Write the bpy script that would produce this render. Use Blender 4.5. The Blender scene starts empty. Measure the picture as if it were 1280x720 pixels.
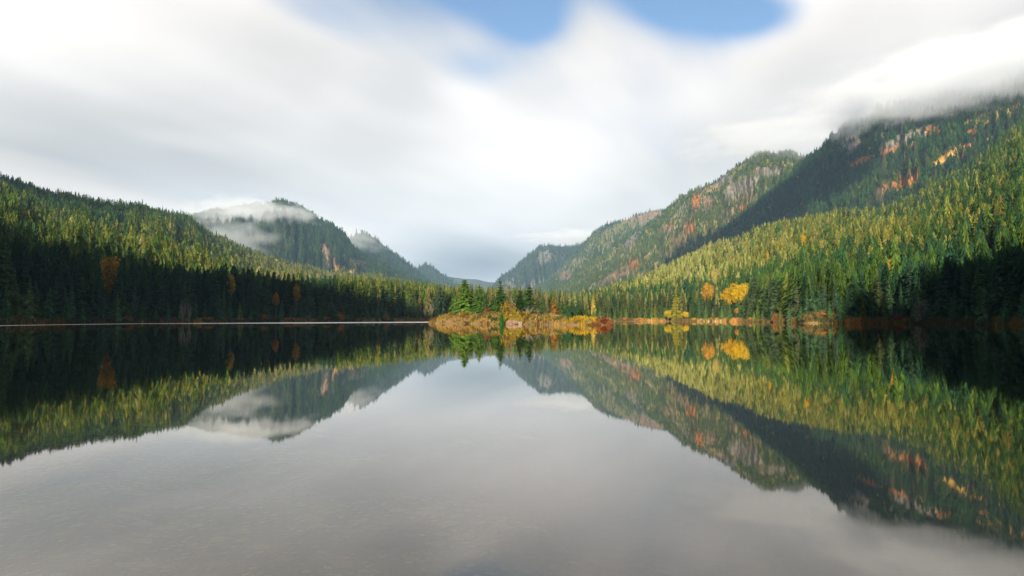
import bpy, math, random
import numpy as np
from mathutils import Vector

# ------------------------------------------------------------------ camera
scn = bpy.context.scene
COL = scn.collection
CAM_H = 1.5
F = 853.0
HOR = 398.5
PITCH = math.atan((HOR - 360.0) / F)
cd = bpy.data.cameras.new('camera')
cd.sensor_width = 36.0
cd.lens = 36.0 * F / 1280.0
cd.clip_start = 0.1
cd.clip_end = 40000
cam = bpy.data.objects.new('camera', cd)
cam.location = (0, 0, CAM_H)
cam.rotation_euler = (math.pi / 2 + PITCH, 0, 0)
COL.objects.link(cam)
scn.camera = cam

# ------------------------------------------------------------------ light
SUN_AZ = 15.0      # degrees the sun stands left of straight behind the camera
SUN_EL = 20.0
ce, se = math.cos(math.radians(SUN_EL)), math.sin(math.radians(SUN_EL))
SV = np.array([-math.sin(math.radians(SUN_AZ)) * ce, -math.cos(math.radians(SUN_AZ)) * ce, se])   # towards the sun
sd = bpy.data.lights.new('sun', 'SUN')
sd.energy = 5.0
sd.angle = math.radians(0.5)
sd.color = (1.0, 0.88, 0.68)
sun = bpy.data.objects.new('sun', sd)
sun.rotation_euler = Vector(SV.tolist()).to_track_quat('Z', 'Y').to_euler()
COL.objects.link(sun)

scn.view_settings.view_transform = 'Standard'
scn.view_settings.look = 'None'
scn.view_settings.exposure = 1.35
scn.view_settings.gamma = 1.0
scn.view_settings.use_curve_mapping = False
scn.render.engine = 'CYCLES'
cy = scn.cycles
cy.use_denoising = True
cy.max_bounces = 8
cy.diffuse_bounces = 2
cy.glossy_bounces = 3
cy.transmission_bounces = 3
cy.transparent_max_bounces = 8
cy.volume_bounces = 6
cy.volume_step_rate = 1.0
cy.volume_max_steps = 64
cy.use_adaptive_sampling = True
cy.adaptive_threshold = 0.01

PR = math.radians
cp, sp = math.cos(PITCH), math.sin(PITCH)


def pdir(px, py):
    """world direction through a photo pixel"""
    px = np.asarray(px, float); py = np.asarray(py, float)
    r = (px - 640.0) / F; u = (360.0 - py) / F
    d = np.stack([r + 0 * u, cp - u * sp + 0 * r, sp + u * cp + 0 * r], -1)
    return d / np.linalg.norm(d, axis=-1, keepdims=True)


def P(px, py, R):
    d = pdir(px, py)
    h = np.hypot(d[..., 0], d[..., 1])
    k = np.asarray(R, float) / h
    p = d * k[..., None]
    p[..., 2] += CAM_H
    return p


def proj(p):
    """photo pixel of a world point"""
    v = p - np.array([0, 0, CAM_H])
    f = v[..., 1] * cp + v[..., 2] * sp
    u = -v[..., 1] * sp + v[..., 2] * cp
    f = np.maximum(f, 1e-3)
    return 640 + F * v[..., 0] / f, 360 - F * u / f


# ---- world: Nishita sky with a soft cloud deck over the front half
world = bpy.data.worlds.new('World')
scn.world = world
world.use_nodes = True
NT = world.node_tree
for n in list(NT.nodes):
    NT.nodes.remove(n)


class G:
    """tiny node expression helper"""
    def __init__(s, nt): s.nt = nt

    def node(s, t, **kw):
        n = s.nt.nodes.new(t)
        for k, v in kw.items():
            setattr(n, k, v)
        return n

    def _in(s, sock, v):
        if hasattr(v, 'is_output'):
            s.nt.links.new(v, sock)
        else:
            sock.default_value = v

    def m(s, op, a, b=None, c=None, clamp=False):
        n = s.node('ShaderNodeMath', operation=op, use_clamp=clamp)
        s._in(n.inputs[0], a)
        if b is not None: s._in(n.inputs[1], b)
        if c is not None: s._in(n.inputs[2], c)
        return n.outputs[0]

    def vm(s, op, a, b=None, out=0):
        n = s.node('ShaderNodeVectorMath', operation=op)
        s._in(n.inputs[0], a)
        if b is not None: s._in(n.inputs[1], b)
        return n.outputs[out]

    def xyz(s, v):
        n = s.node('ShaderNodeSeparateXYZ'); s._in(n.inputs[0], v); return n.outputs

    def comb(s, x, y, z):
        n = s.node('ShaderNodeCombineXYZ')
        for i, v in enumerate((x, y, z)): s._in(n.inputs[i], v)
        return n.outputs[0]

    def noise(s, vec, scale, detail=4, rough=0.5, lac=2.0, dist=0.0, out=0):
        n = s.node('ShaderNodeTexNoise')
        s._in(n.inputs['Vector'], vec)
        n.inputs['Scale'].default_value = scale
        n.inputs['Detail'].default_value = detail
        n.inputs['Roughness'].default_value = rough
        n.inputs['Lacunarity'].default_value = lac
        n.inputs['Distortion'].default_value = dist
        return n.outputs[out]

    def smooth(s, v, lo, hi, a=0.0, b=1.0):
        n = s.node('ShaderNodeMapRange', interpolation_type='SMOOTHSTEP')
        s._in(n.inputs[0], v)
        for i, x in enumerate((lo, hi, a, b)): s._in(n.inputs[i + 1], x)
        return n.outputs[0]

    def mix(s, f, a, b, blend='MIX'):
        n = s.node('ShaderNodeMix', data_type='RGBA', blend_type=blend)
        s._in(n.inputs[0], f); s._in(n.inputs[6], a); s._in(n.inputs[7], b)
        return n.outputs[2]


g = G(NT)
tc = g.node('ShaderNodeTexCoord')
D = tc.outputs['Generated']
sky = g.node('ShaderNodeTexSky', sky_type='NISHITA')
sky.sun_disc = False
sky.sun_elevation = PR(SUN_EL)
sky.sun_rotation = math.atan2(SV[0], SV[1])
sky.altitude = 800
sky.air_density = 1.0
sky.dust_density = 0.6
sky.ozone_density = 2.0
dx, dy, dz = g.xyz(D)
zz = g.m('ADD', g.m('MAXIMUM', dz, 0.0), 0.10)
qx = g.m('DIVIDE', dx, zz)
qy = g.m('DIVIDE', dy, zz)
# wind runs away from the viewer and to the right: streaks are stretched along it
ca, sa = math.cos(PR(28)), math.sin(PR(28))
wu = g.m('ADD', g.m('MULTIPLY', qx, ca), g.m('MULTIPLY', qy, -sa))
wv = g.m('ADD', g.m('MULTIPLY', qx, sa), g.m('MULTIPLY', qy, ca))
n1 = g.noise(g.comb(g.m('MULTIPLY', wu, 0.55), g.m('MULTIPLY', wv, 0.16), 3.1), 1.0, 2.5, 0.42)
n2 = g.noise(g.comb(g.m('MULTIPLY', wu, 1.3), g.m('MULTIPLY', wv, 0.30), 8.7), 1.0, 3, 0.45)
n3 = g.noise(g.comb(g.m('MULTIPLY', dx, 1.0), g.m('MULTIPLY', dy, 1.0), g.m('MULTIPLY', dz, 2.2)), 2.6, 3, 0.45)

n4 = g.noise(g.comb(g.m('MULTIPLY', wu, 3.4), g.m('MULTIPLY', wv, 0.7), 1.7), 1.0, 4, 0.55)


def blob(px, py, rx, ry, rot=0.0):
    """soft elliptical patch of sky around one compass direction (radians wide)"""
    c = pdir(px, py)
    right = np.cross(c, [0, 0, 1.0]); right /= np.linalg.norm(right)
    up = np.cross(right, c)
    a = PR(rot)
    e1 = right * math.cos(a) + up * math.sin(a)
    e2 = -right * math.sin(a) + up * math.cos(a)
    u = g.m('DIVIDE', g.vm('DOT_PRODUCT', D, tuple(e1), out='Value'), rx / F)
    v = g.m('DIVIDE', g.vm('DOT_PRODUCT', D, tuple(e2), out='Value'), ry / F)
    r2 = g.m('ADD', g.m('MULTIPLY', u, u), g.m('MULTIPLY', v, v))
    e = g.m('POWER', 2.718, g.m('MULTIPLY', r2, -1.0))
    front = g.m('GREATER_THAN', g.vm('DOT_PRODUCT', D, tuple(c), out='Value'), 0.0)
    return g.m('MULTIPLY', e, front)


def total(items):
    t = None
    for w, b in items:
        x = g.m('MULTIPLY', b, w)
        t = x if t is None else g.m('ADD', t, x)
    return t


gaps = total([(1.0, blob(630, -20, 150, 46, -4)), (1.05, blob(875, 0, 84, 36, -10)), (0.60, blob(660, 30, 40, 26, 0)),
              (0.5, blob(950, 25, 50, 22, 5)), (0.36, blob(400, 15, 90, 28, -15)),
              (-0.50, blob(742, 10, 44, 66, 55)), (0.28, blob(600, 84, 60, 22, 0))])
cover = g.m('ADD', g.m('MULTIPLY', g.m('SUBTRACT', n1, 0.5), 0.8), g.m('MULTIPLY', g.m('SUBTRACT', n2, 0.5), 0.9))
cover = g.m('SUBTRACT', g.m('ADD', cover, 0.86), gaps)
# the deck breaks up overhead and behind the viewer, where the sun comes through
cover = g.m('SUBTRACT', cover, g.smooth(dy, 0.55, -0.2, 0.0, 0.55))
cover = g.m('ADD', cover, g.m('MULTIPLY', g.m('SUBTRACT', n4, 0.5), 0.55))
cover = g.smooth(cover, -0.05, 0.80)
bright = total([(-0.13, blob(120, 120, 330, 60, 0)), (0.08, blob(60, 30, 200, 50, 0)), (-0.12, blob(330, 60, 220, 40, -10)),
                (-0.15, blob(330, 215, 260, 32, 0)), (0.10, blob(225, 175, 60, 12, 0)),
                (0.20, blob(690, 190, 260, 80, 25)), (-0.13, blob(735, 128, 95, 42, 10)), (-0.10, blob(300, 170, 160, 26, 0)), (0.10, blob(575, 115, 45, 20, -20)), (0.10, blob(760, 60, 90, 50, 40)),
                (-0.13, blob(980, 110, 180, 40, 40)), (-0.10, blob(560, 250, 140, 22, 0)),
                (-0.20, blob(620, 320, 150, 30, 0)), (-0.25, blob(590, 338, 110, 22, 0)),
                (-0.20, blob(1240, 90, 180, 40, 25)), (0.05, blob(1120, 10, 200, 60, 20)), (-0.12, blob(500, 160, 60, 60, 0))])
br = g.m('ADD', 0.83, bright)
br = g.m('ADD', br, g.m('MULTIPLY', g.m('SUBTRACT', n2, 0.5), 0.55))
br = g.m('ADD', br, g.m('MULTIPLY', g.m('SUBTRACT', n1, 0.5), 0.36))
br = g.m('ADD', br, g.m('MULTIPLY', g.m('SUBTRACT', n3, 0.5), 0.70))
br = g.m('ADD', br, g.m('MULTIPLY', g.m('SUBTRACT', n4, 0.5), 0.14))
br = g.m('MULTIPLY', br, g.smooth(dy, 0.75, 0.0, 1.0, 0.45))
br = g.m('MULTIPLY', g.m('MAXIMUM', br, 0.05), 0.475)
cool = g.m('ADD', blob(600, 335, 130, 40, 0), g.m('MULTIPLY', blob(540, 90, 150, 60, 0), 0.15), clamp=True)
ccol = g.mix(cool, (1.0, 0.922, 0.86, 1), (0.86, 0.92, 1.0, 1))
cloud = g.vm('SCALE', ccol)
NT.links.new(g.m('MULTIPLY', br, 10.0), cloud.node.inputs['Scale'])
final = g.mix(cover, g.vm('MULTIPLY', sky.outputs[0], (.56, .62, .66)), cloud)
bg = g.node('ShaderNodeBackground')
NT.links.new(final, bg.inputs['Color'])
bg.inputs['Strength'].default_value = 0.1
wo = g.node('ShaderNodeOutputWorld')
NT.links.new(bg.outputs[0], wo.inputs['Surface'])

# ------------------------------------------------------------------ noise
_rng = np.random.RandomState(7)
_perm = _rng.permutation(512)
_vals = _rng.rand(512) * 2 - 1


def vnoise(x, y):
    xi = np.floor(x).astype(int); yi = np.floor(y).astype(int)
    fx = x - xi; fy = y - yi
    fx = fx * fx * fx * (fx * (fx * 6 - 15) + 10); fy = fy * fy * fy * (fy * (fy * 6 - 15) + 10)

    def h(a, b): return _vals[_perm[(a + _perm[b & 511]) & 511]]
    return ((h(xi, yi) * (1 - fx) + h(xi + 1, yi) * fx) * (1 - fy)
            + (h(xi, yi + 1) * (1 - fx) + h(xi + 1, yi + 1) * fx) * fy)


def fbm(x, y, o=4, rough=0.5):
    t = 0; a = 1.0; s = 0
    for i in range(o):
        t = t + a * vnoise(x * 2 ** i + 17.3 * i, y * 2 ** i - 9.1 * i); s += a; a *= rough
    return t / s


def ridged(x, y, o=4, rough=0.5):
    t = 0; a = 1.0; s = 0
    for i in range(o):
        t = t + a * (1 - 2 * np.abs(vnoise(x * 2 ** i + 5.3 * i, y * 2 ** i - 3.1 * i))); s += a; a *= rough
    return t / s


def sstep(a, b, x):
    t = np.clip((x - a) / (b - a), 0, 1)
    return t * t * (3 - 2 * t)


# ------------------------------------------------------------------ materials
def mat(name):
    m = bpy.data.materials.new(name); m.use_nodes = True
    nt = m.node_tree
    for n in list(nt.nodes): nt.nodes.remove(n)
    return m, G(nt)


def finish(g, surf=None, disp=None, vol=None):
    o = g.node('ShaderNodeOutputMaterial')
    if surf is not None: g.nt.links.new(surf, o.inputs['Surface'])
    if vol is not None: g.nt.links.new(vol, o.inputs['Volume'])


def principled(g, col, rough=0.85, spec=0.15, normal=None):
    p = g.node('ShaderNodeBsdfPrincipled')
    g._in(p.inputs['Base Color'], col)
    g._in(p.inputs['Roughness'], rough)
    p.inputs['Specular IOR Level'].default_value = spec
    if normal is not None: g.nt.links.new(normal, p.inputs['Normal'])
    return p.outputs[0]


def attr(g, name, out='Color'):
    a = g.node('ShaderNodeAttribute', attribute_name=name)
    return a.outputs[out]


def bump(g, h, strength=0.5, dist=1.0):
    b = g.node('ShaderNodeBump')
    b.inputs['Strength'].default_value = strength
    b.inputs['Distance'].default_value = dist
    g.nt.links.new(h, b.inputs['Height'])
    return b.outputs[0]


def foliage_surface(g, col, trans=0.22):
    d = g.node('ShaderNodeBsdfDiffuse'); g.nt.links.new(col, d.inputs[0])
    t = g.node('ShaderNodeBsdfTranslucent'); g.nt.links.new(g.mix(0.5, col, (0.9, 1.0, 0.35, 1), 'MULTIPLY'), t.inputs[0])
    mx = g.node('ShaderNodeMixShader'); mx.inputs[0].default_value = trans
    g.nt.links.new(d.outputs[0], mx.inputs[1]); g.nt.links.new(t.outputs[0], mx.inputs[2])
    return mx.outputs[0]


# single trees and bushes: the tint is the object's own colour, each spray varies it
M_needle, g = mat('needles')
oi = g.node('ShaderNodeObjectInfo')
c = g.mix(1.0, oi.outputs['Color'], attr(g, 'tint'), 'MULTIPLY')
finish(g, foliage_surface(g, c))

M_forest, g = mat('forest_needles')
finish(g, foliage_surface(g, attr(g, 'tint')))

M_bark, g = mat('bark')
oi = g.node('ShaderNodeObjectInfo')
tcn = g.node('ShaderNodeTexCoord')
nz = g.noise(g.vm('MULTIPLY', tcn.outputs['Object'], (6, 6, 1.2)), 1.5, 4, 0.6)
c = g.mix(g.smooth(nz, 0.3, 0.7), g.mix(1.0, oi.outputs['Color'], (0.45, 0.42, 0.4, 1), 'MULTIPLY'), oi.outputs['Color'])
finish(g, principled(g, c, 0.9, 0.1, bump(g, nz, 0.6, 0.05)))

M_hill, g = mat('hillside')
geo = g.node('ShaderNodeNewGeometry')
nz = g.noise(geo.outputs['Position'], 0.035, 6, 0.65)
nz2 = g.noise(geo.outputs['Position'], 0.16, 4, 0.6)
c = g.mix(1.0, attr(g, 'cover'), g.mix(g.smooth(nz, 0.32, 0.68), (0.55, 0.55, 0.6, 1), (1.35, 1.3, 1.2, 1)), 'MULTIPLY')
c = g.mix(1.0, c, g.mix(g.smooth(nz2, 0.35, 0.65), (0.65, 0.68, 0.65, 1), (1.25, 1.22, 1.2, 1)), 'MULTIPLY')
finish(g, principled(g, c, 0.95, 0.05, bump(g, nz2, 0.7, 4.0)))

M_ground, g = mat('valley_ground')
geo = g.node('ShaderNodeNewGeometry')
pos = geo.outputs['Position']
nz = g.noise(pos, 0.12, 6, 0.65)
nz2 = g.noise(pos, 1.1, 5, 0.65)
c = g.mix(g.smooth(nz, 0.40, 0.68), (0.065, 0.055, 0.028, 1), (0.26, 0.15, 0.055, 1))
c = g.mix(g.smooth(nz2, 0.4, 0.7), c, (0.10, 0.10, 0.04, 1))
pz = g.xyz(pos)[2]
# under water: pebbles and silt
vor = g.node('ShaderNodeTexVoronoi', feature='F1'); vor.inputs['Scale'].default_value = 3.4
g.nt.links.new(pos, vor.inputs['Vector'])
vor2 = g.node('ShaderNodeTexVoronoi', feature='F1'); vor2.inputs['Scale'].default_value = 7.5
g.nt.links.new(pos, vor2.inputs['Vector'])
st = g.mix(g.smooth(vor.outputs['Distance'], 0.28, 0.40), g.mix(0.5, (0.30, 0.28, 0.14, 1), vor.outputs['Color'], 'MULTIPLY'), (0.12, 0.12, 0.06, 1))
st = g.mix(g.smooth(vor2.outputs['Distance'], 0.2, 0.36), g.mix(0.45, (0.34, 0.31, 0.17, 1), vor2.outputs['Color'], 'MULTIPLY'), st)
big = g.noise(pos, 0.42, 4, 0.6)
st = g.mix(g.smooth(g.m('ADD', big, g.m('MULTIPLY', g.m('ADD', g.xyz(pos)[0], g.m('MULTIPLY', g.xyz(pos)[1], 0.45)), 0.05)), 0.50, 0.66), st, (0.03, 0.04, 0.022, 1))
st = g.mix(g.smooth(pz, -0.7, -2.4), st, (0.012, 0.02, 0.014, 1))  # darker with depth: light lost in the water put into the bed colour
c = g.mix(g.smooth(pz, 0.05, -0.03), c, st)
finish(g, principled(g, c, 0.9, 0.1, bump(g, nz2, 0.4, 0.3)))

M_island, g = mat('island_ground')
geo = g.node('ShaderNodeNewGeometry'); pos = geo.outputs['Position']
nz = g.noise(pos, 0.28, 5, 0.6); nz2 = g.noise(pos, 1.6, 5, 0.7)
c = g.mix(g.smooth(nz, 0.35, 0.62), (0.17, 0.085, 0.03, 1), (0.12, 0.10, 0.03, 1))
c = g.mix(g.smooth(nz2, 0.42, 0.7), c, (0.16, 0.10, 0.04, 1))
pz = g.xyz(pos)[2]
c = g.mix(g.smooth(g.m('ADD', pz, g.m('MULTIPLY', nz2, -1.2)), 0.1, -0.6), c, (0.13, 0.09, 0.055, 1))
finish(g, principled(g, c, 0.95, 0.05, bump(g, nz2, 0.8, 0.35)))

M_rock, g = mat('rock')
oi = g.node('ShaderNodeObjectInfo')
tcn = g.node('ShaderNodeTexCoord')
nz = g.noise(tcn.outputs['Object'], 1.3, 6, 0.7)
c = g.mix(g.smooth(nz, 0.35, 0.66), g.mix(1.0, oi.outputs['Color'], (0.4, 0.38, 0.38, 1), 'MULTIPLY'), oi.outputs['Color'])
finish(g, principled(g, c, 0.9, 0.15, bump(g, nz, 0.9, 0.25)))

M_water, g = mat('lake_water')
geo = g.node('ShaderNodeNewGeometry'); pos = geo.outputs['Position']
px_, py_, pz_ = g.xyz(pos)
rad = g.m('SQRT', g.m('ADD', g.m('MULTIPLY', px_, px_), g.m('MULTIPLY', py_, py_)))
ang = g.m('DEGREES' if False else 'ARCTAN2', px_, py_)
# wind-ruffled water along the far left shore
shr = g.node('ShaderNodeFloatCurve')
cm = shr.mapping.curves[0]
_rk = [(-60, 150), (-36.9, 200), (-32, 232), (-27.3, 262), (-21.7, 290), (-15.7, 320), (-6.4, 372), (0, 400)]
cm.points[0].location = ((-60 + 60) / 60.0, 150 / 500.0)
cm.points[1].location = (1.0, 400 / 500.0)
for a_, r_ in _rk[1:-1]:
    cm.points.new((a_ + 60) / 60.0, r_ / 500.0)
for p_ in cm.points: p_.handle_type = 'VECTOR'
shr.mapping.update()
g._in(shr.inputs['Value'], g.m('DIVIDE', g.m('ADD', g.m('MULTIPLY', ang, 57.2958), 60.0), 60.0))
dsh = g.m('SUBTRACT', g.m('MULTIPLY', shr.outputs[0], 500.0), rad)      # metres out from the shore
wob = g.noise(g.vm('MULTIPLY', pos, (0.012, 0.05, 1)), 1.0, 3, 0.5)
left = g.m('MULTIPLY', g.smooth(ang, PR(-6.0), PR(-6.8)), g.smooth(ang, PR(-48), PR(-40)))
band = g.m('MULTIPLY', g.smooth(dsh, 2.0, 8.0), g.smooth(g.m('DIVIDE', g.m('ADD', dsh, g.m('MULTIPLY', wob, 20.0)), g.smooth(ang, PR(-34), PR(-8), 42.0, 112.0)), 1.15, 0.75))
gapb = g.smooth(g.m('ABSOLUTE', g.m('SUBTRACT', dsh, 27.0)), 3.0, 9.0)
ruf = g.m('MULTIPLY', g.m('MULTIPLY', band, left), g.m('MAXIMUM', gapb, g.smooth(ang, PR(-26), PR(-17))))
rightb = g.m('MULTIPLY', g.smooth(g.m('SUBTRACT', 425.0, rad), 70.0, 40.0), g.m('MULTIPLY', g.smooth(ang, PR(8.3), PR(9.0)), g.smooth(ang, PR(18), PR(13))))
ruf = g.m('MAXIMUM', ruf, g.m('MULTIPLY', rightb, 0.45))
w1 = g.noise(g.vm('MULTIPLY', pos, (0.5, 0.9, 1)), 1.0, 3, 0.5)
w2 = g.noise(g.vm('MULTIPLY', pos, (0.05, 0.03, 1)), 1.0, 2, 0.5)
bmp = g.node('ShaderNodeBump'); bmp.inputs['Strength'].default_value = 0.0012; bmp.inputs['Distance'].default_value = 1.0
g.nt.links.new(g.m('ADD', g.m('MULTIPLY', w1, 0.0), g.m('MULTIPLY', w2, 3.0)), bmp.inputs['Height'])
gl = g.node('ShaderNodeBsdfGlossy'); gl.inputs['Color'].default_value = (1.0, 0.955, 0.91, 1)
g._in(gl.inputs['Roughness'], g.m('ADD', 0.022, g.m('MULTIPLY', ruf, 0.34)))
g.nt.links.new(bmp.outputs[0], gl.inputs['Normal'])
tr = g.node('ShaderNodeBsdfTransparent'); tr.inputs[0].default_value = (0.82, 0.86, 0.62, 1)
fr = g.node('ShaderNodeFresnel'); fr.inputs['IOR'].default_value = 1.5
mx = g.node('ShaderNodeMixShader')
g.nt.links.new(g.m('MULTIPLY', fr.outputs[0], 1.42, clamp=True), mx.inputs[0])
g.nt.links.new(tr.outputs[0], mx.inputs[1]); g.nt.links.new(gl.outputs[0], mx.inputs[2])
finish(g, mx.outputs[0])


# ------------------------------------------------------------------ mesh helpers
def mesh_np(name, V, T, face_col=None, vert_col=None, attr_name='tint', smooth=False):
    me = bpy.data.meshes.new(name)
    k = T.shape[1]
    me.vertices.add(len(V)); me.vertices.foreach_set('co', np.ascontiguousarray(V, np.float32).ravel())
    me.loops.add(len(T) * k); me.loops.foreach_set('vertex_index', np.ascontiguousarray(T, np.int32).ravel())
    me.polygons.add(len(T)); me.polygons.foreach_set('loop_start', np.arange(len(T), dtype=np.int32) * k)
    if smooth: me.polygons.foreach_set('use_smooth', np.ones(len(T), bool))
    me.update(calc_edges=True)
    if face_col is not None:
        a = me.attributes.new(attr_name, 'FLOAT_COLOR', 'FACE')
        c4 = np.ones((len(T), 4), np.float32); c4[:, :3] = face_col
        a.data.foreach_set('color', c4.ravel())
    if vert_col is not None:
        a = me.attributes.new(attr_name, 'FLOAT_COLOR', 'POINT')
        c4 = np.ones((len(V), 4), np.float32); c4[:, :3] = vert_col
        a.data.foreach_set('color', c4.ravel())
    return me


def obj(name, me, m, parent=None, loc=(0, 0, 0), color=None):
    o = bpy.data.objects.new(name, me); COL.objects.link(o)
    if m is not None and len(me.materials) == 0: me.materials.append(m)
    o.location = loc
    if parent is not None: o.parent = parent
    if color is not None: o.color = (*color, 1.0)
    return o


def tag(o, label=None, cat=None, group=None, kind=None):
    if label: o['label'] = label
    if cat: o['category'] = cat
    if group: o['group'] = group
    if kind: o['kind'] = kind
    return o


def grid_faces(nu, nv):
    i = np.arange(nu - 1)[:, None] * nv + np.arange(nv - 1)[None, :]
    i = i.ravel()
    return np.stack([i, i + nv, i + nv + 1, i + 1], 1)


# ------------------------------------------------------------------ ground and lake
SH_AZ = np.array([-180, -150, -110, -90, -75, -60, -36.9, -32, -27.3, -21.7, -15.7, -6.4, 0, 6, 9.3, 13, 17, 20, 23.2, 26.3, 28.5, 33, 36.9, 50, 65, 80, 95, 120, 150, 180.])
SH_R = np.array([2.5, 3.5, 12, 60, 110, 150, 200, 232, 262, 290, 320, 372, 400, 430, 440, 420, 390, 330, 256, 250, 262, 235, 200, 165, 140, 90, 40, 8, 3.5, 2.5])


def shore_r(az):
    r = np.interp(az, SH_AZ, SH_R)
    return r * (1 + 0.018 * fbm(az * 0.6 + 40, az * 0 + 3, 3))


def ground_z(x, y):
    R = np.hypot(x, y); az = np.degrees(np.arctan2(x, y))
    s = shore_r(az)
    d = R - s
    far = np.clip(s / 60.0, 0.12, 1)
    up = 0.9 * sstep(0, 5, d) + 1.6 * sstep(4, 40, d) + 0.0012 * np.maximum(d, 0)
    up = up * far + fbm(x * 0.06, y * 0.06, 3) * 0.5 * sstep(2, 12, d) * far
    # low brushy headland on the right shore
    hx, hy = 256 * math.sin(PR(24.8)), 256 * math.cos(PR(24.8))
    up = up + 2.6 * np.exp(-(((x - hx) / 9) ** 2 + ((y - hy - 3) / 6) ** 2)) * (d > -2)
    dn = -0.12 - 0.10 * np.clip(-d, 0, 8) / 8 * 3 - 0.035 * np.maximum(-d - 4, 0)
    dn = np.where(R < 60, np.minimum(-0.22, -0.22 - 0.045 * R + 0.10 * fbm(x * 0.35, y * 0.35, 3)), dn)
    dn = np.maximum(dn, -6)
    dn = dn + 0.25 * fbm(x * 0.5 + 9, y * 0.3, 3) * sstep(0.2, 1, -dn)
    t = sstep(-1.2, 0.6, d)
    return dn * (1 - t) + up * t


azs = np.concatenate([np.linspace(-180, -62, 90, endpoint=False), np.linspace(-62, 62, 520, endpoint=False), np.linspace(62, 180, 91)])
fr_ = np.concatenate([np.geomspace(0.25, 0.97, 60), np.linspace(0.972, 1.06, 34), np.geomspace(1.065, 3.0, 36)])
A2 = np.repeat(azs[:, None], len(fr_) + 9, 1)
S = shore_r(azs)[:, None]
Rg = S * fr_[None, :]
Rf = np.geomspace(1, 1.0, 1)
inner = S * np.array([0.002, 0.05, 0.12, 0.18])[None, :]
outer = Rg[:, -1:] + (14000 - Rg[:, -1:]) * np.array([0.02, 0.08, 0.2, 0.5, 1.0])[None, :]
RR = np.concatenate([inner, Rg, outer], 1)
X = RR * np.sin(np.radians(A2)); Y = RR * np.cos(np.radians(A2))
Z = ground_z(X, Y)
Z[:, -4:] = np.minimum(Z[:, -4:], 3.0)
V = np.stack([X, Y, Z], -1).reshape(-1, 3)
ground = obj('ground', mesh_np('ground', V, grid_faces(*X.shape), smooth=True), M_ground)
tag(ground, kind='structure')

wv_ = np.array([[-500, -60, 0], [560, -60, 0], [560, 620, 0], [-500, 620, 0]], float)
water = obj('water', mesh_np('water', wv_, np.array([[0, 1, 2, 3]])), M_water)
tag(water, kind='structure')

# ------------------------------------------------------------------ mountains
FLOOR = np.array([0.030, 0.036, 0.016])
ROCK = np.array([0.17, 0.155, 0.14]); SCREE = np.array([0.20, 0.135, 0.085]); ORANGE = np.array([0.29, 0.115, 0.03])
GOLD = np.array([0.36, 0.23, 0.05]); BRUSH = np.array([0.14, 0.14, 0.05])
LAYERS = {}


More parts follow.
